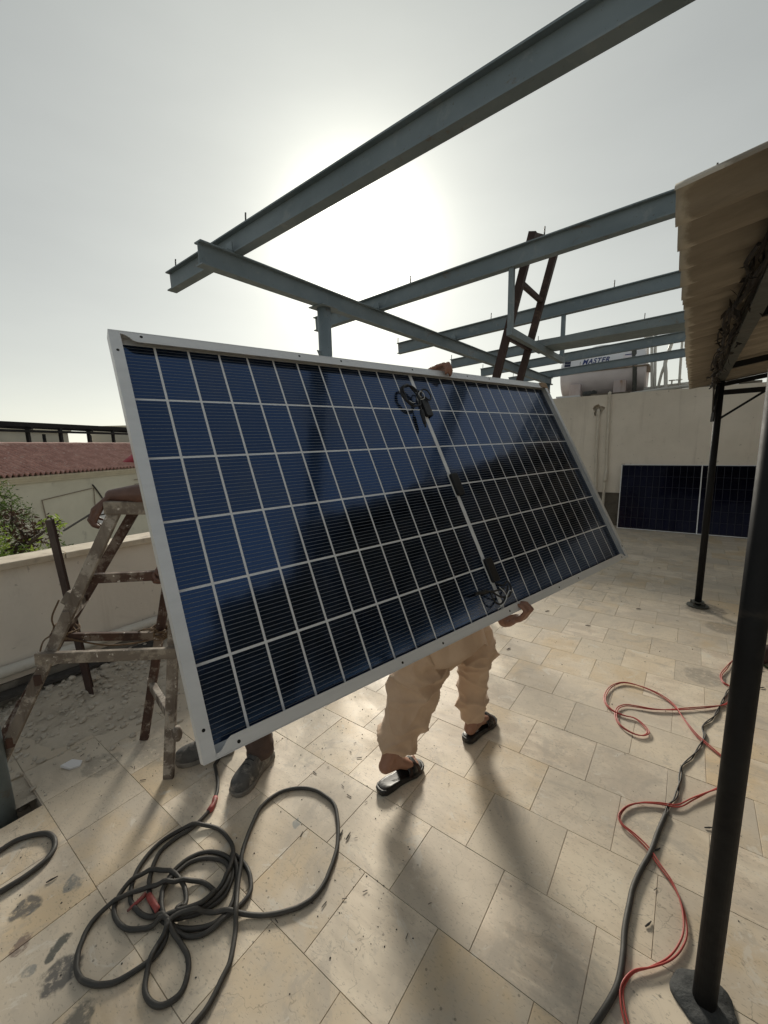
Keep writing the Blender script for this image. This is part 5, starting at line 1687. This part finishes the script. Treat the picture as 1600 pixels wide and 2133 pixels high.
# ---------------------------------------------------------------- people
def fuse(mb, name, mat, parent, voxel, smooth_it=6, wrinkle=None):
    """melt overlapping closed volumes into one continuous surface"""
    me = bpy.data.meshes.new('tmp')
    me.from_pydata([tuple(v) for v in mb.v], [], mb.f)
    bm = bmesh.new()
    bm.from_mesh(me)
    bmesh.ops.recalc_face_normals(bm, faces=bm.faces)
    bm.to_mesh(me)
    bm.free()
    o = bpy.data.objects.new('tmp', me)
    col.objects.link(o)
    r = o.modifiers.new('r', 'REMESH')
    r.mode = 'VOXEL'
    r.voxel_size = voxel
    s = o.modifiers.new('s', 'SMOOTH')
    s.factor = 0.5
    s.iterations = smooth_it
    dg = bpy.context.evaluated_depsgraph_get()
    m2 = bpy.data.meshes.new_from_object(o.evaluated_get(dg))
    bpy.data.objects.remove(o)
    off = LOC[parent.name]
    if wrinkle:
        m2.update()
        ns = [v.normal.copy() for v in m2.vertices]
        for v, n in zip(m2.vertices, ns):
            v.co += n*wrinkle(v.co)
    for v in m2.vertices:
        v.co -= off
    m2.materials.clear()
    m2.materials.append(mat)
    m2.polygons.foreach_set('use_smooth', [True]*len(m2.polygons))
    m2.update()
    m2.name = name
    ob = bpy.data.objects.new(name, m2)
    col.objects.link(ob)
    ob.parent = parent
    return ob
def hand(mb, wrist, fwd, pn, tdir, curls, thumb, scale=1.0):
    """palm, four unequal bent fingers and a thumb leaving the side of the palm"""
    w = Vector(wrist)
    f = Vector(fwd).normalized()
    n = Vector(pn)
    n = (n-f*n.dot(f)).normalized()
    t = f.cross(n)
    if t.dot(Vector(tdir)) < 0:
        t = -t
    k = scale
    lens = ((0.040, 0.025, 0.021), (0.045, 0.028, 0.022), (0.041, 0.026, 0.021), (0.032, 0.020, 0.018))
    offs = (0.029, 0.0095, -0.010, -0.028)
    base = (0.086, 0.090, 0.086, 0.078)
    rad = (0.0092, 0.0095, 0.0090, 0.0080)
    for L, o, b, r, c in zip(lens, offs, base, rad, curls):
        kn = w+f*(b*k)+t*(o*k)
        mb.capsule(w+f*(0.012*k)+t*(o*0.55*k), 0.015*k, kn, 0.0115*k, 10)
        p = kn
        a = 0
        rr_ = r*k
        for i, (l_, ca) in enumerate(zip(L, c)):
            a += R_(ca)
            q = p+(f*math.cos(a)+n*math.sin(a))*(l_*k)
            mb.capsule(p, rr_*(1.06 if i else 1.1), q, rr_*0.92, 10)
            p = q
            rr_ *= 0.93
    mb.capsule(w+f*0.03*k, 0.018*k, w+f*0.07*k, 0.016*k, 10)
    p = w+f*(0.026*k)+t*(0.022*k)
    rr_ = 0.0125*k
    for l_, d in zip((0.040, 0.031, 0.026), thumb):
        dv = (f*d[0]+t*d[1]+n*d[2]).normalized()
        q = p+dv*(l_*k)
        mb.capsule(p, rr_, q, rr_*0.9, 10)
        p = q
        rr_ *= 0.88
def head(mb, c, fw, up, k=1.0):
    c = Vector(c)
    f = Vector(fw).normalized()
    u = Vector(up)
    u = (u-f*u.dot(f)).normalized()
    s = f.cross(u)
    ax = (s, f, u)
    mb.ball(c+u*0.02*k, (0.074*k, 0.092*k, 0.092*k), 18, 12, ax)
    mb.ball(c-u*0.045*k+f*0.028*k, (0.054*k, 0.062*k, 0.070*k), 16, 10, ax)
    mb.ball(c-u*0.096*k+f*0.055*k, (0.026*k, 0.024*k, 0.020*k), 10, 8, ax)
    mb.capsule(c+f*0.088*k+u*0.012*k, 0.009*k, c+f*0.106*k-u*0.028*k, 0.013*k, 8)
    mb.ball(c+f*0.082*k+u*0.028*k, (0.050*k, 0.014*k, 0.009*k), 12, 6, ax)
    mb.ball(c+f*0.080*k-u*0.060*k, (0.024*k, 0.012*k, 0.006*k), 10, 6, ax)
    mb.ball(c+f*0.078*k-u*0.071*k, (0.021*k, 0.012*k, 0.006*k), 10, 6, ax)
    for sg in (-1, 1):
        mb.ball(c+s*(0.077*k*sg)-u*0.01*k-f*0.008*k, (0.009*k, 0.020*k, 0.031*k), 8, 7, ax)
        mb.ball(c+s*(0.048*k*sg)+f*0.062*k-u*0.020*k, (0.022*k, 0.020*k, 0.018*k), 8, 6, ax)
    return ax
def hair(parent, c, ax, k=1.0, name='hair'):
    s, f, u = ax
    mb = MB()
    c = Vector(c)
    rings = []
    for j in range(0, 9):
        t = R_(4+j*13.5)
        ring = []
        for i in range(28):
            a = 2*math.pi*i/28
            fr = math.sin(a)
            tt = min(t, R_(62+12*(-fr)) if fr > 0.2 else R_(112))
            r = 1.0+0.02*math.sin(7*a+3*j)
            ring.append(c+u*0.022*k+s*(0.080*k*r*math.sin(tt)*math.cos(a))+f*(0.099*k*r*math.sin(tt)*math.sin(a))+u*(0.100*k*math.cos(tt)))
        rings.append(ring)
    mb.loft(rings, True)
    return mb.build(name, M['hair'], parent, smooth=True)
def eyes(parent, c, ax, k=1.0):
    s, f, u = ax
    for sg in (-1, 1):
        p = Vector(c)+s*(0.031*k*sg)+f*0.0835*k+u*0.010*k
        mb = MB()
        mb.ball(p, (0.0125*k, 0.010*k, 0.0085*k), 10, 8, ax)
        e = mb.build('eye', M['eye'], parent, smooth=True)
        mb = MB()
        mb.ball(p+f*0.0075*k, (0.0052*k, 0.004*k, 0.0052*k), 8, 6, ax)
        mb.build('iris', M['hair'], e, smooth=True)
def tube_closed(mb, pts, n=22, ex=(1, 1), axd=None):
    """soft limb with flat ends: pts = [(p, r)...]; ex widens along axd"""
    P = [vv(p) for p, _ in pts]
    rings = []
    for i, (p, r) in enumerate(pts):
        p = vv(p)
        t = (P[min(i+1, len(P)-1)]-P[max(i-1, 0)]).normalized()
        A = Vector(axd) if axd is not None else Vector((1, 0, 0))
        x = (A-t*A.dot(t)).normalized()
        y = t.cross(x)
        rings.append([p+x*(r*ex[0]*math.cos(2*math.pi*k/n))+y*(r*ex[1]*math.sin(2*math.pi*k/n)) for k in range(n)])
    mb.loft(rings, True)
def folds(amp, sc_=(9, 9, 16), seed=0, sway=0.0):
    o = Vector((seed*3.1, seed*1.7, seed*0.9))
    def fn(p):
        q = Vector((p.x*sc_[0], p.y*sc_[1], p.z*sc_[2]+p.x*sc_[0]*0.7))+o
        a = 1-abs(noise.noise(q))*2.2
        b = noise.noise(q*2.3+Vector((5, 1, 2)))
        c = noise.noise(Vector((p.x*4, p.y*4, p.z*3))+o)
        return amp*(0.55*a+0.35*b+0.6*c-0.25)
    return fn
def strap(a, b, h, w, th, along, n=9, bulge=0.0):
    a, b = Vector(a), Vector(b)
    al = Vector(along).normalized()
    rings = []
    for i in range(n+1):
        t = i/n
        ang_ = math.pi*t
        c = a*(0.5+0.5*math.cos(ang_))+b*(0.5-0.5*math.cos(ang_))+ZU*(h*math.sin(ang_)**0.8)
        tan = (b-a)*math.sin(ang_)*0.5+ZU*(h*math.cos(ang_))
        if tan.length < 1e-6:
            tan = ZU
        nn = tan.normalized().cross(al).normalized()
        rings.append([c+al*(w/2)+nn*th/2, c+al*(w/2)-nn*th/2, c-al*(w/2)-nn*th/2, c-al*(w/2)+nn*th/2])
    mb = MB()
    mb.loft(rings, True)
    return mb
FOOT = [(0.000, 0.0), (0.004, 0.020), (0.022, 0.033), (0.06, 0.036), (0.11, 0.034), (0.16, 0.040), (0.20, 0.049), (0.235, 0.047), (0.262, 0.033), (0.274, 0.010)]
def outline(L, wide=1.0, toe=0.0):
    k = L/0.274
    up_ = [(x*k, y*k*wide) for x, y in FOOT]
    return up_+[(x, -y) for x, y in reversed(up_[1:])]
def sandal(parent, heel, deg, L, side):
    d = a2(deg)
    s = Vector((-d.y, d.x, 0))
    h = Vector((heel[0], heel[1], 0.0))
    o = outline(L)
    rings = []
    for z, g_ in ((0.0015, 0.96), (0.006, 1.0), (0.016, 1.0), (0.022, 1.02), (0.026, 0.99)):
        rings.append([h+d*(L/2+(x-L/2)*g_)+s*(y*g_)+ZU*(z+(0.006 if x < 0.09 and z > 0.02 else 0)) for x, y in o])
    sole = MB()
    sole.loft(rings)
    so = sole.build('sandal', M['sandal'], parent, smooth=False, bevel=0.002)
    ins = MB()
    rings = [[h+d*(L/2+(x-L/2)*g_)+s*(y*g_)+ZU*(z+(0.006 if x < 0.09 else 0)) for x, y in o] for z, g_ in ((0.0262, 0.93), (0.0285, 0.90), (0.0270, 0.70))]
    ins.loft(rings)
    ins.build('footbed', M['sandal'], so, smooth=True)
    for x0, x1, w_, m_ in ((0.60, 0.64, 0.034, 'sandal'), (0.73, 0.71, 0.036, 'sandal'), (0.56, 0.80, 0.018, 'sandal_brown'), (0.80, 0.60, 0.018, 'sandal_brown')):
        a = h+d*(L*x0)+s*0.046+ZU*0.020
        b = h+d*(L*x1)-s*0.046+ZU*0.020
        strap(a, b, 0.052, w_, 0.004, d).build('strap', M[m_], so, smooth=True)
    return so
def foot(mb, heel, deg, L, lift):
    d = a2(deg)
    s = Vector((-d.y, d.x, 0))
    h = Vector((heel[0], heel[1], 0.030))
    hz = lift
    hb = h+d*(0.045*L/0.27)+ZU*(0.030+hz)
    ank = h+d*(0.060*L/0.27+hz*0.28)+ZU*(0.090+hz*1.02)
    mid = h+d*(0.12*L/0.27)+ZU*(0.040+hz*0.52)
    ball = h+d*(0.190*L/0.27)+ZU*0.020
    mb.ball(hb, (0.033, 0.033, 0.032), 12, 8)
    mb.chain([(hb, 0.032), (mid, 0.030), (ball+s*0.012, 0.022)])
    mb.chain([(ank, 0.032), (mid, 0.029), (ball-s*0.014, 0.020)])
    mb.chain([(ank+ZU*0.06, 0.034), (ank, 0.034), (hb, 0.030)])
    for y, l_, r in ((0.026, 0.052, 0.0115), (0.008, 0.050, 0.0088), (-0.007, 0.045, 0.0085), (-0.021, 0.038, 0.008), (-0.033, 0.030, 0.0078)):
        mb.capsule(ball+s*y, r*1.15, ball+s*y+d*l_-ZU*0.010, r, 8)
    return ank

def cloth(seed):
    f1 = folds(0.020, (4, 4, 5), seed)
    f2 = folds(0.007, (9, 9, 14), seed+3)
    def ridge(q_):
        return max(0.0, 1-abs(noise.noise(q_))*2.2)**3
    def fn(p):
        # deeper creases bunched at knee and hem
        k = 0.55+0.8*math.exp(-((p.z-0.50)/0.10)**2)+0.7*math.exp(-((p.z-0.22)/0.07)**2)
        r = 1-abs(noise.noise(Vector((p.x*5+p.z*7+seed, p.y*4-p.x*3, p.z*6+p.x*6))))*3.0
        return k*(f1(p)+f2(p)*0.7)+0.004*max(-0.6, r)+0.016*k*ridge(Vector((p.x*6+p.z*9+seed, p.y*6-p.x*3, p.z*3-p.x*5)))+0.012*k*ridge(Vector((p.x*7-p.z*12+4, p.y*5+p.x*2, p.z*4+p.x*6+seed)))-0.004
    return fn

# ---- the man carrying the panel
p1 = empty('person', (0.27, 1.88, 0), 'man in beige tunic and loose trousers and black sandals carrying the solar panel', 'person')
HS1, DG1, LN1 = (-0.055, 1.628), 39.5, 0.272
HS2, DG2, LN2 = (0.398, 1.938), 44.0, 0.276
body = MB()
ank1 = foot(body, HS1, DG1, LN1, 0.062)
ank2 = foot(body, HS2, DG2, LN2, 0.004)
G = a2(42)
RG = Vector((G.y, -G.x, 0))
pel = Vector((0.255, 1.915, 0.87))
kn1, kn2 = Vector((0.155, 1.80, 0.47)), Vector((0.455, 2.005, 0.47))
hip1, hip2 = pel-G*0.03+RG*0.03+Vector((-0.05, 0, -0.02)), pel+G*0.06-RG*0.02
body.chain([(ank1, 0.036), (ank1*0.55+kn1*0.45, 0.050), (kn1, 0.056), (hip1, 0.082)])
body.chain([(ank2, 0.036), (ank2*0.55+kn2*0.45, 0.050), (kn2, 0.056), (hip2, 0.082)])
shc = Vector((0.195, 2.005, 1.37))
body.chain([(pel, 0.125), (pel*0.5+shc*0.5, 0.118), (shc-ZU*0.10, 0.130), (shc+ZU*0.02, 0.075)])
hc = Vector((0.205, 2.065, 1.575))
body.chain([(shc, 0.065), (shc*0.35+hc*0.65-ZU*0.03, 0.052), (hc-ZU*0.03, 0.052)])
axh = head(body, hc, G+Vector((0.1, -0.1, -0.15)), (0, 0, 1))
shR, shL = shc+RG*0.165, shc-RG*0.165
# lower hand: palm under the lower rail, fingers curled up over the flange towards us
nrm_p = RM @ Vector((0, -1, 0))              # towards the camera side
xp, zp = RM @ Vector((1, 0, 0)), RM @ Vector((0, 0, 1))
wrB = PL(0.085, 0.115, -0.598)
hand(body, wrB, nrm_p-zp*0.02+xp*0.10, zp, -xp, ((30, 82, 50), (28, 86, 52), (28, 88, 54), (30, 90, 55)), ((0.45, 0.85, -0.1), (0.75, 0.6, 0.05), (0.9, 0.3, 0.2)), 1.10)
elB = Vector((0.47, 1.90, 1.085))
body.chain([(shR, 0.058), (elB, 0.046), (wrB*0.72+elB*0.28, 0.038), (wrB, 0.027)])
# upper hand: fingers over the top rail
wrT = PL(0.215, 0.110, 0.596)
hand(body, wrT, nrm_p+zp*0.05+xp*0.12, -zp, -xp, ((22, 66, 40), (20, 70, 42), (22, 74, 42), (24, 76, 45)), ((0.6, 0.8, 0.1), (0.8, 0.5, 0.3), (0.9, 0.2, 0.4)), 1.08)
elT = Vector((0.10, 2.24, 1.62))
body.chain([(shL, 0.058), (elT, 0.046), (wrT*0.72+elT*0.28, 0.038), (wrT, 0.027)])
fuse(body, 'body', M['skin1'], p1, 0.0048, 4)
hair(p1, hc, axh)
eyes(p1, hc, axh)
# loose trousers
tz = MB()
tube_closed(tz, [(ank1+Vector((0.0, 0.0, 0.012)), 0.067), (ank1*0.8+kn1*0.2, 0.078), (ank1*0.5+kn1*0.5+Vector((0.004, 0, 0)), 0.093), (kn1*0.85+ank1*0.15, 0.101), (kn1+Vector((0, 0, 0.08)), 0.113), (kn1*0.5+hip1*0.5, 0.125), (hip1, 0.135)], 24, (1.08, 0.95), (1, 0.3, 0))
tube_closed(tz, [(ank2+Vector((0.0, -0.01, -0.005)), 0.062), (ank2*0.8+kn2*0.2, 0.070), (ank2*0.5+kn2*0.5, 0.080), (kn2*0.85+ank2*0.15, 0.088), (kn2+Vector((-0.005, 0, 0.08)), 0.104), (kn2*0.5+hip2*0.5, 0.122), (hip2, 0.135)], 24, (1.0, 0.98), (1, 0.3, 0))
tz.ball(pel-ZU*0.20, (0.17, 0.15, 0.20), 18, 12)
tz.ball(pel-ZU*0.02, (0.19, 0.16, 0.14), 18, 12)
fuse(tz, 'trousers', M['cotton'], p1, 0.0065, 4, cloth(1))
# tunic to the thighs with rounded tails
def tunic_ring(c, rx, ry, n=44, dz=None):
    out = []
    for k in range(n):
        a = 2*math.pi*k/n
        z = dz(a) if dz else 0
        wv_ = 1+0.025*math.sin(5*a+c.z*9)+0.018*math.sin(9*a-c.z*14)
        out.append(c+G*(rx*wv_*math.cos(a))+RG*(ry*wv_*math.sin(a))+ZU*z)
    return out
hem = lambda a: 0.085*abs(math.sin(a))**6-0.0          # side slits at the two sides
rings = []
for t, rx, ry in ((0.0, 0.215, 0.225), (0.10, 0.205, 0.218), (0.25, 0.19, 0.208), (0.40, 0.168, 0.192), (0.60, 0.155, 0.188), (0.80, 0.16, 0.205), (0.92, 0.135, 0.205), (1.0, 0.075, 0.11)):
    c = Vector((0.275, 1.915, 0.565))*(1-t)+(shc+ZU*0.055)*t
    rings.append(tunic_ring(c, rx, ry, 44, (lambda a: hem(a)*1.0) if t == 0 else ((lambda a: hem(a)*0.5) if t == 0.10 else None)))
tu = MB()
n_ = 44
for j in range(len(rings)-1):
    tu.add(rings[j]+rings[j+1], [(i, (i+1) % n_, n_+(i+1) % n_, n_+i) for i in range(n_)])
me_t = tu
bm = bmesh.new()
to = me_t.build('tunic', M['cotton'], p1, smooth=True)
bm.from_mesh(to.data)
bmesh.ops.remove_doubles(bm, verts=bm.verts, dist=0.0005)
bmesh.ops.subdivide_edges(bm, edges=bm.edges, cuts=2, use_grid_fill=True, smooth=0.6)
bm.normal_update()
ff = folds(0.020, (6, 6, 3.5), 4)
for v in bm.verts:
    v.co += v.normal*ff(v.co+LOC[p1.name])
bm.to_mesh(to.data)
bm.free()
to.data.polygons.foreach_set('use_smooth', [True]*len(to.data.polygons))
sd_ = to.modifiers.new('thick', 'SOLIDIFY')
sd_.thickness = 0.003
sv = MB()
for a, b, c in ((shR, elB, 0.45), (shL, elT, 0.45)):
    w_ = wrB if a is shR else wrT
    tube_closed(sv, [(shc*0.35+a*0.65, 0.09), (a, 0.085), (a*0.5+b*0.5, 0.075), (b, 0.066), (b*0.6+w_*0.4, 0.058), (b*0.35+w_*0.65, 0.050)], 20)
fuse(sv, 'sleeves', M['cotton'], p1, 0.008, 4, folds(0.007, (10, 10, 12), 6))
sandal(p1, HS1, DG1, LN1, 1)
sandal(p1, HS2, DG2, LN2, -1)

# ---- the man behind the panel at the trestle
p2 = empty('person', (-0.82, 1.90, 0), 'man in dusty dark shoes and red-brimmed cap standing behind the panel at the trestle', 'person')
body = MB()
F2 = Vector((-0.97, -0.1, 0)).normalized()
L2_ = Vector((0.1, -0.97, 0))
pel = Vector((-0.79, 1.95, 0.88))
shA, dA = Vector((-0.82, 1.925, 0)), a2(197)          # shoe pointing left
shB, dB = Vector((-0.612, 1.885, 0)), a2(249)         # shoe pointing towards us
akA, akB = shA+dA*0.075+ZU*0.10, shB+dB*0.070+ZU*0.10
knA, knB = Vector((-0.90, 1.90, 0.48)), Vector((-0.69, 1.85, 0.48))
hpA, hpB = pel+Vector((-0.06, 0.03, -0.02)), pel+Vector((0.05, -0.05, -0.02))
body.chain([(shA+dA*0.05+ZU*0.05, 0.034), (akA, 0.038), (akA*0.55+knA*0.45, 0.052), (knA, 0.058), (hpA, 0.084)])
body.chain([(shB+dB*0.05+ZU*0.05, 0.034), (akB, 0.038), (akB*0.55+knB*0.45, 0.052), (knB, 0.058), (hpB, 0.084)])
body.chain([(shA+dA*0.05+ZU*0.05, 0.034), (shA+dA*0.2+ZU*0.04, 0.028)])
body.chain([(shB+dB*0.05+ZU*0.05, 0.034), (shB+dB*0.2+ZU*0.04, 0.028)])
shc = Vector((-0.845, 1.985, 1.36))
body.chain([(pel, 0.125), (pel*0.5+shc*0.5, 0.118), (shc-ZU*0.10, 0.130), (shc+ZU*0.02, 0.075)])
hc = Vector((-1.045, 1.955, 1.535))
hf = Vector((-0.93, -0.08, -0.16))
body.chain([(shc, 0.066), (shc*0.4+hc*0.6-ZU*0.03, 0.054), (hc-ZU*0.03, 0.052)])
axh = head(body, hc, hf, (0, 0, 1))
# camera-side arm lying over the trestle top, hand drooping over its end with a rod
shL = shc+Vector((0.04, -0.155, -0.02))
elL = Vector((-0.935, 1.745, 1.385))
wrL = Vector((-1.178, 1.775, 1.372))
body.chain([(shL, 0.058), (elL, 0.046), (wrL*0.55+elL*0.45, 0.042), (wrL, 0.029)])
hand(body, wrL, (-0.72, -0.28, -0.64), (0.55, 0.12, -0.80), (0.2, -1, 0), ((28, 48, 30), (20, 55, 35), (18, 55, 38), (16, 58, 40)), ((0.85, 0.25, 0.35), (0.9, 0.0, 0.4), (0.9, -0.2, 0.4)), 1.0)
# far arm gripping the end of the cross board
shR = shc+Vector((-0.02, 0.16, -0.02))
elR = Vector((-0.90, 2.06, 1.10))
wrR = Vector((-0.975, 1.865, 1.075))
body.chain([(shR, 0.058), (elR, 0.046), (wrR*0.6+elR*0.4, 0.041), (wrR, 0.028)])
hand(body, wrR, (-0.62, -0.55, -0.45), (0.35, -0.25, -0.8), (-0.5, 0.8, 0), ((15, 60, 50), (15, 62, 50), (18, 62, 52), (18, 66, 55)), ((0.6, 0.5, 0.6), (0.5, 0.2, 0.8), (0.4, 0.0, 0.9)), 1.0)
fuse(body, 'body', M['skin2'], p2, 0.0048, 4)
eyes(p2, hc, axh)
hair(p2, hc, axh)
# cap
s_, f_, u_ = axh
cp_ = MB()
rings = []
for t in (88, 70, 50, 30, 12):
    r = math.sin(R_(90-(90-t)))
    a_ = R_(t)
    rings.append([hc+u_*(0.045+0.095*math.cos(a_))+s_*(0.090*math.sin(a_)*math.cos(2*math.pi*k/28))+f_*(0.108*math.sin(a_)*math.sin(2*math.pi*k/28)) for k in range(28)])
cp_.loft(rings, True)
cap = cp_.build('cap', M['navy'], p2, smooth=True)
br = MB()
rows = []
for i in range(9):
    t = -1+2*i/8
    for e in (0, 1, 2):
        ext = 0.098+e*0.036*math.sqrt(max(0.0, 1-0.65*t*t))
        rows.append(hc+u_*(0.042-0.016*e-0.018*t*t)+s_*(0.082*t*(1-0.05*e))+f_*(ext*math.sqrt(max(0.05, 1-0.55*t*t))))
F_ = []
for i in range(8):
    for e in range(2):
        a = i*3+e
        F_.append((a, a+3, a+4, a+1))
br.add(rows, F_)
bo = br.build('cap_brim', M['cap_red'], p2, smooth=True)
bo.scale = (1, 1, 1)
so_ = bo.modifiers.new('t', 'SOLIDIFY')
so_.thickness = 0.003
# clothes
tz = MB()
tube_closed(tz, [(akA+ZU*-0.035, 0.062), (akA*0.8+knA*0.2, 0.066), (akA*0.5+knA*0.5, 0.074), (knA, 0.080), (knA*0.5+hpA*0.5, 0.095), (hpA, 0.115)], 22)
tube_closed(tz, [(akB+ZU*-0.035, 0.062), (akB*0.8+knB*0.2, 0.066), (akB*0.5+knB*0.5, 0.074), (knB, 0.080), (knB*0.5+hpB*0.5, 0.095), (hpB, 0.115)], 22)
tz.ball(pel, (0.17, 0.15, 0.15), 18, 12)
fuse(tz, 'trousers', M['trouser'], p2, 0.007, 4, folds(0.014, (8, 8, 20), 8))
sh_ = MB()
tube_closed(sh_, [(pel-ZU*0.12, 0.165), (pel, 0.16), (pel*0.5+shc*0.5, 0.15), (shc-ZU*0.10, 0.165), (shc+ZU*0.01, 0.13), (shc+ZU*0.05, 0.075)], 26, (1.0, 1.12), (1, 0, 0))
for a, b in ((shL, elL), (shR, elR)):
    tube_closed(sh_, [(shc*0.4+a*0.6, 0.085), (a, 0.080), (a*0.55+b*0.45, 0.070), (a*0.3+b*0.7, 0.068)], 20)
fuse(sh_, 'shirt', M['shirt'], p2, 0.008, 4, folds(0.008, (8, 8, 10), 9))
# shoes
def shoe(parent, heel, d, L=0.285):
    s = Vector((-d.y, d.x, 0))
    heel = heel-d*0.012
    heel.z = 0
    o = outline(L, 1.06)
    sole = MB()
    rings = []
    for z, g_ in ((0.0015, 0.97), (0.006, 1.0), (0.022, 1.01), (0.026, 0.98)):
        rings.append([heel+d*(L/2+(x-L/2)*g_)+s*(y*g_)+ZU*z for x, y in o])
    sole.loft(rings)
    so = sole.build('shoe', M['shoe_sole'], parent, bevel=0.002)
    up_ = MB()
    k = L/0.274
    secs = [(0.008, 0.024, 0.080), (0.03, 0.034, 0.102), (0.07, 0.038, 0.108), (0.105, 0.037, 0.100), (0.14, 0.040, 0.086), (0.18, 0.046, 0.070), (0.215, 0.049, 0.060), (0.245, 0.043, 0.050), (0.264, 0.027, 0.041), (0.270, 0.012, 0.034)]
    rings = []
    for x, w_, h_ in secs:
        ring = []
        for i in range(20):
            a = 2*math.pi*i/20
            ca, sa = math.cos(a), math.sin(a)
            yy = w_*k*math.copysign(abs(ca)**0.75, ca)
            zz = 0.024 if sa < -0.15 else 0.024+h_*max(0, sa)**0.62*(1.0-0.10*abs(ca))
            if -0.15 <= sa <= 0:
                zz = 0.026
            ring.append(heel+d*(x*k)+s*yy+ZU*zz)
        rings.append(ring)
    up_.loft(rings)
    upo = up_.build('upper', M['shoe'], so, smooth=True)
    sub = upo.modifiers.new('s', 'SUBSURF')
    sub.levels = sub.render_levels = 1
    wl_ = MB()
    seam = [heel+d*((0.205-0.03*abs(t)**2)*k)+s*(0.047*k*t)+ZU*(0.026+0.062*math.sqrt(max(0, 1-t*t))**1.2) for t in [-1+i/8 for i in range(17)]]
    wl_.tube(seam, 0.0022, 5)
    wl_.build('toe_seam', M['shoe'], so, smooth=True)
    cl_ = MB()
    cl_.tube([heel+d*((0.055+0.048*math.cos(a))*k)+s*(0.036*math.sin(a))+ZU*(0.122-0.012*math.cos(a)) for a in [2*math.pi*i/18 for i in range(18)]], 0.0065, 6, closed=True)
    cl_.build('collar', M['shoe'], so, smooth=True)
    tg = MB()
    for i in range(4):
        x = 0.115+0.020*i
        h_ = 0.099-0.010*i
        a = heel+d*(x*k)+s*0.022+ZU*(h_+0.010)
        b = heel+d*((x+0.006)*k)-s*0.022+ZU*(h_+0.010)
        tg.tube([a+ZU*0.008, (a+b)/2+ZU*0.017, b+ZU*0.008], 0.0030, 5)
    tg.build('laces', M['jbox'], so)
shoe(p2, shA, dA)
shoe(p2, shB, dB)
# thin rod in the hand
ro = MB()
ro.tube([(-1.345, 1.690, 1.238), (-1.245, 1.735, 1.305), (-1.175, 1.765, 1.352)], 0.0040, 7)
tag(ro.build('welding_rod', M['stud']), 'thin grey rod held in the hand over the trestle top', 'rod')
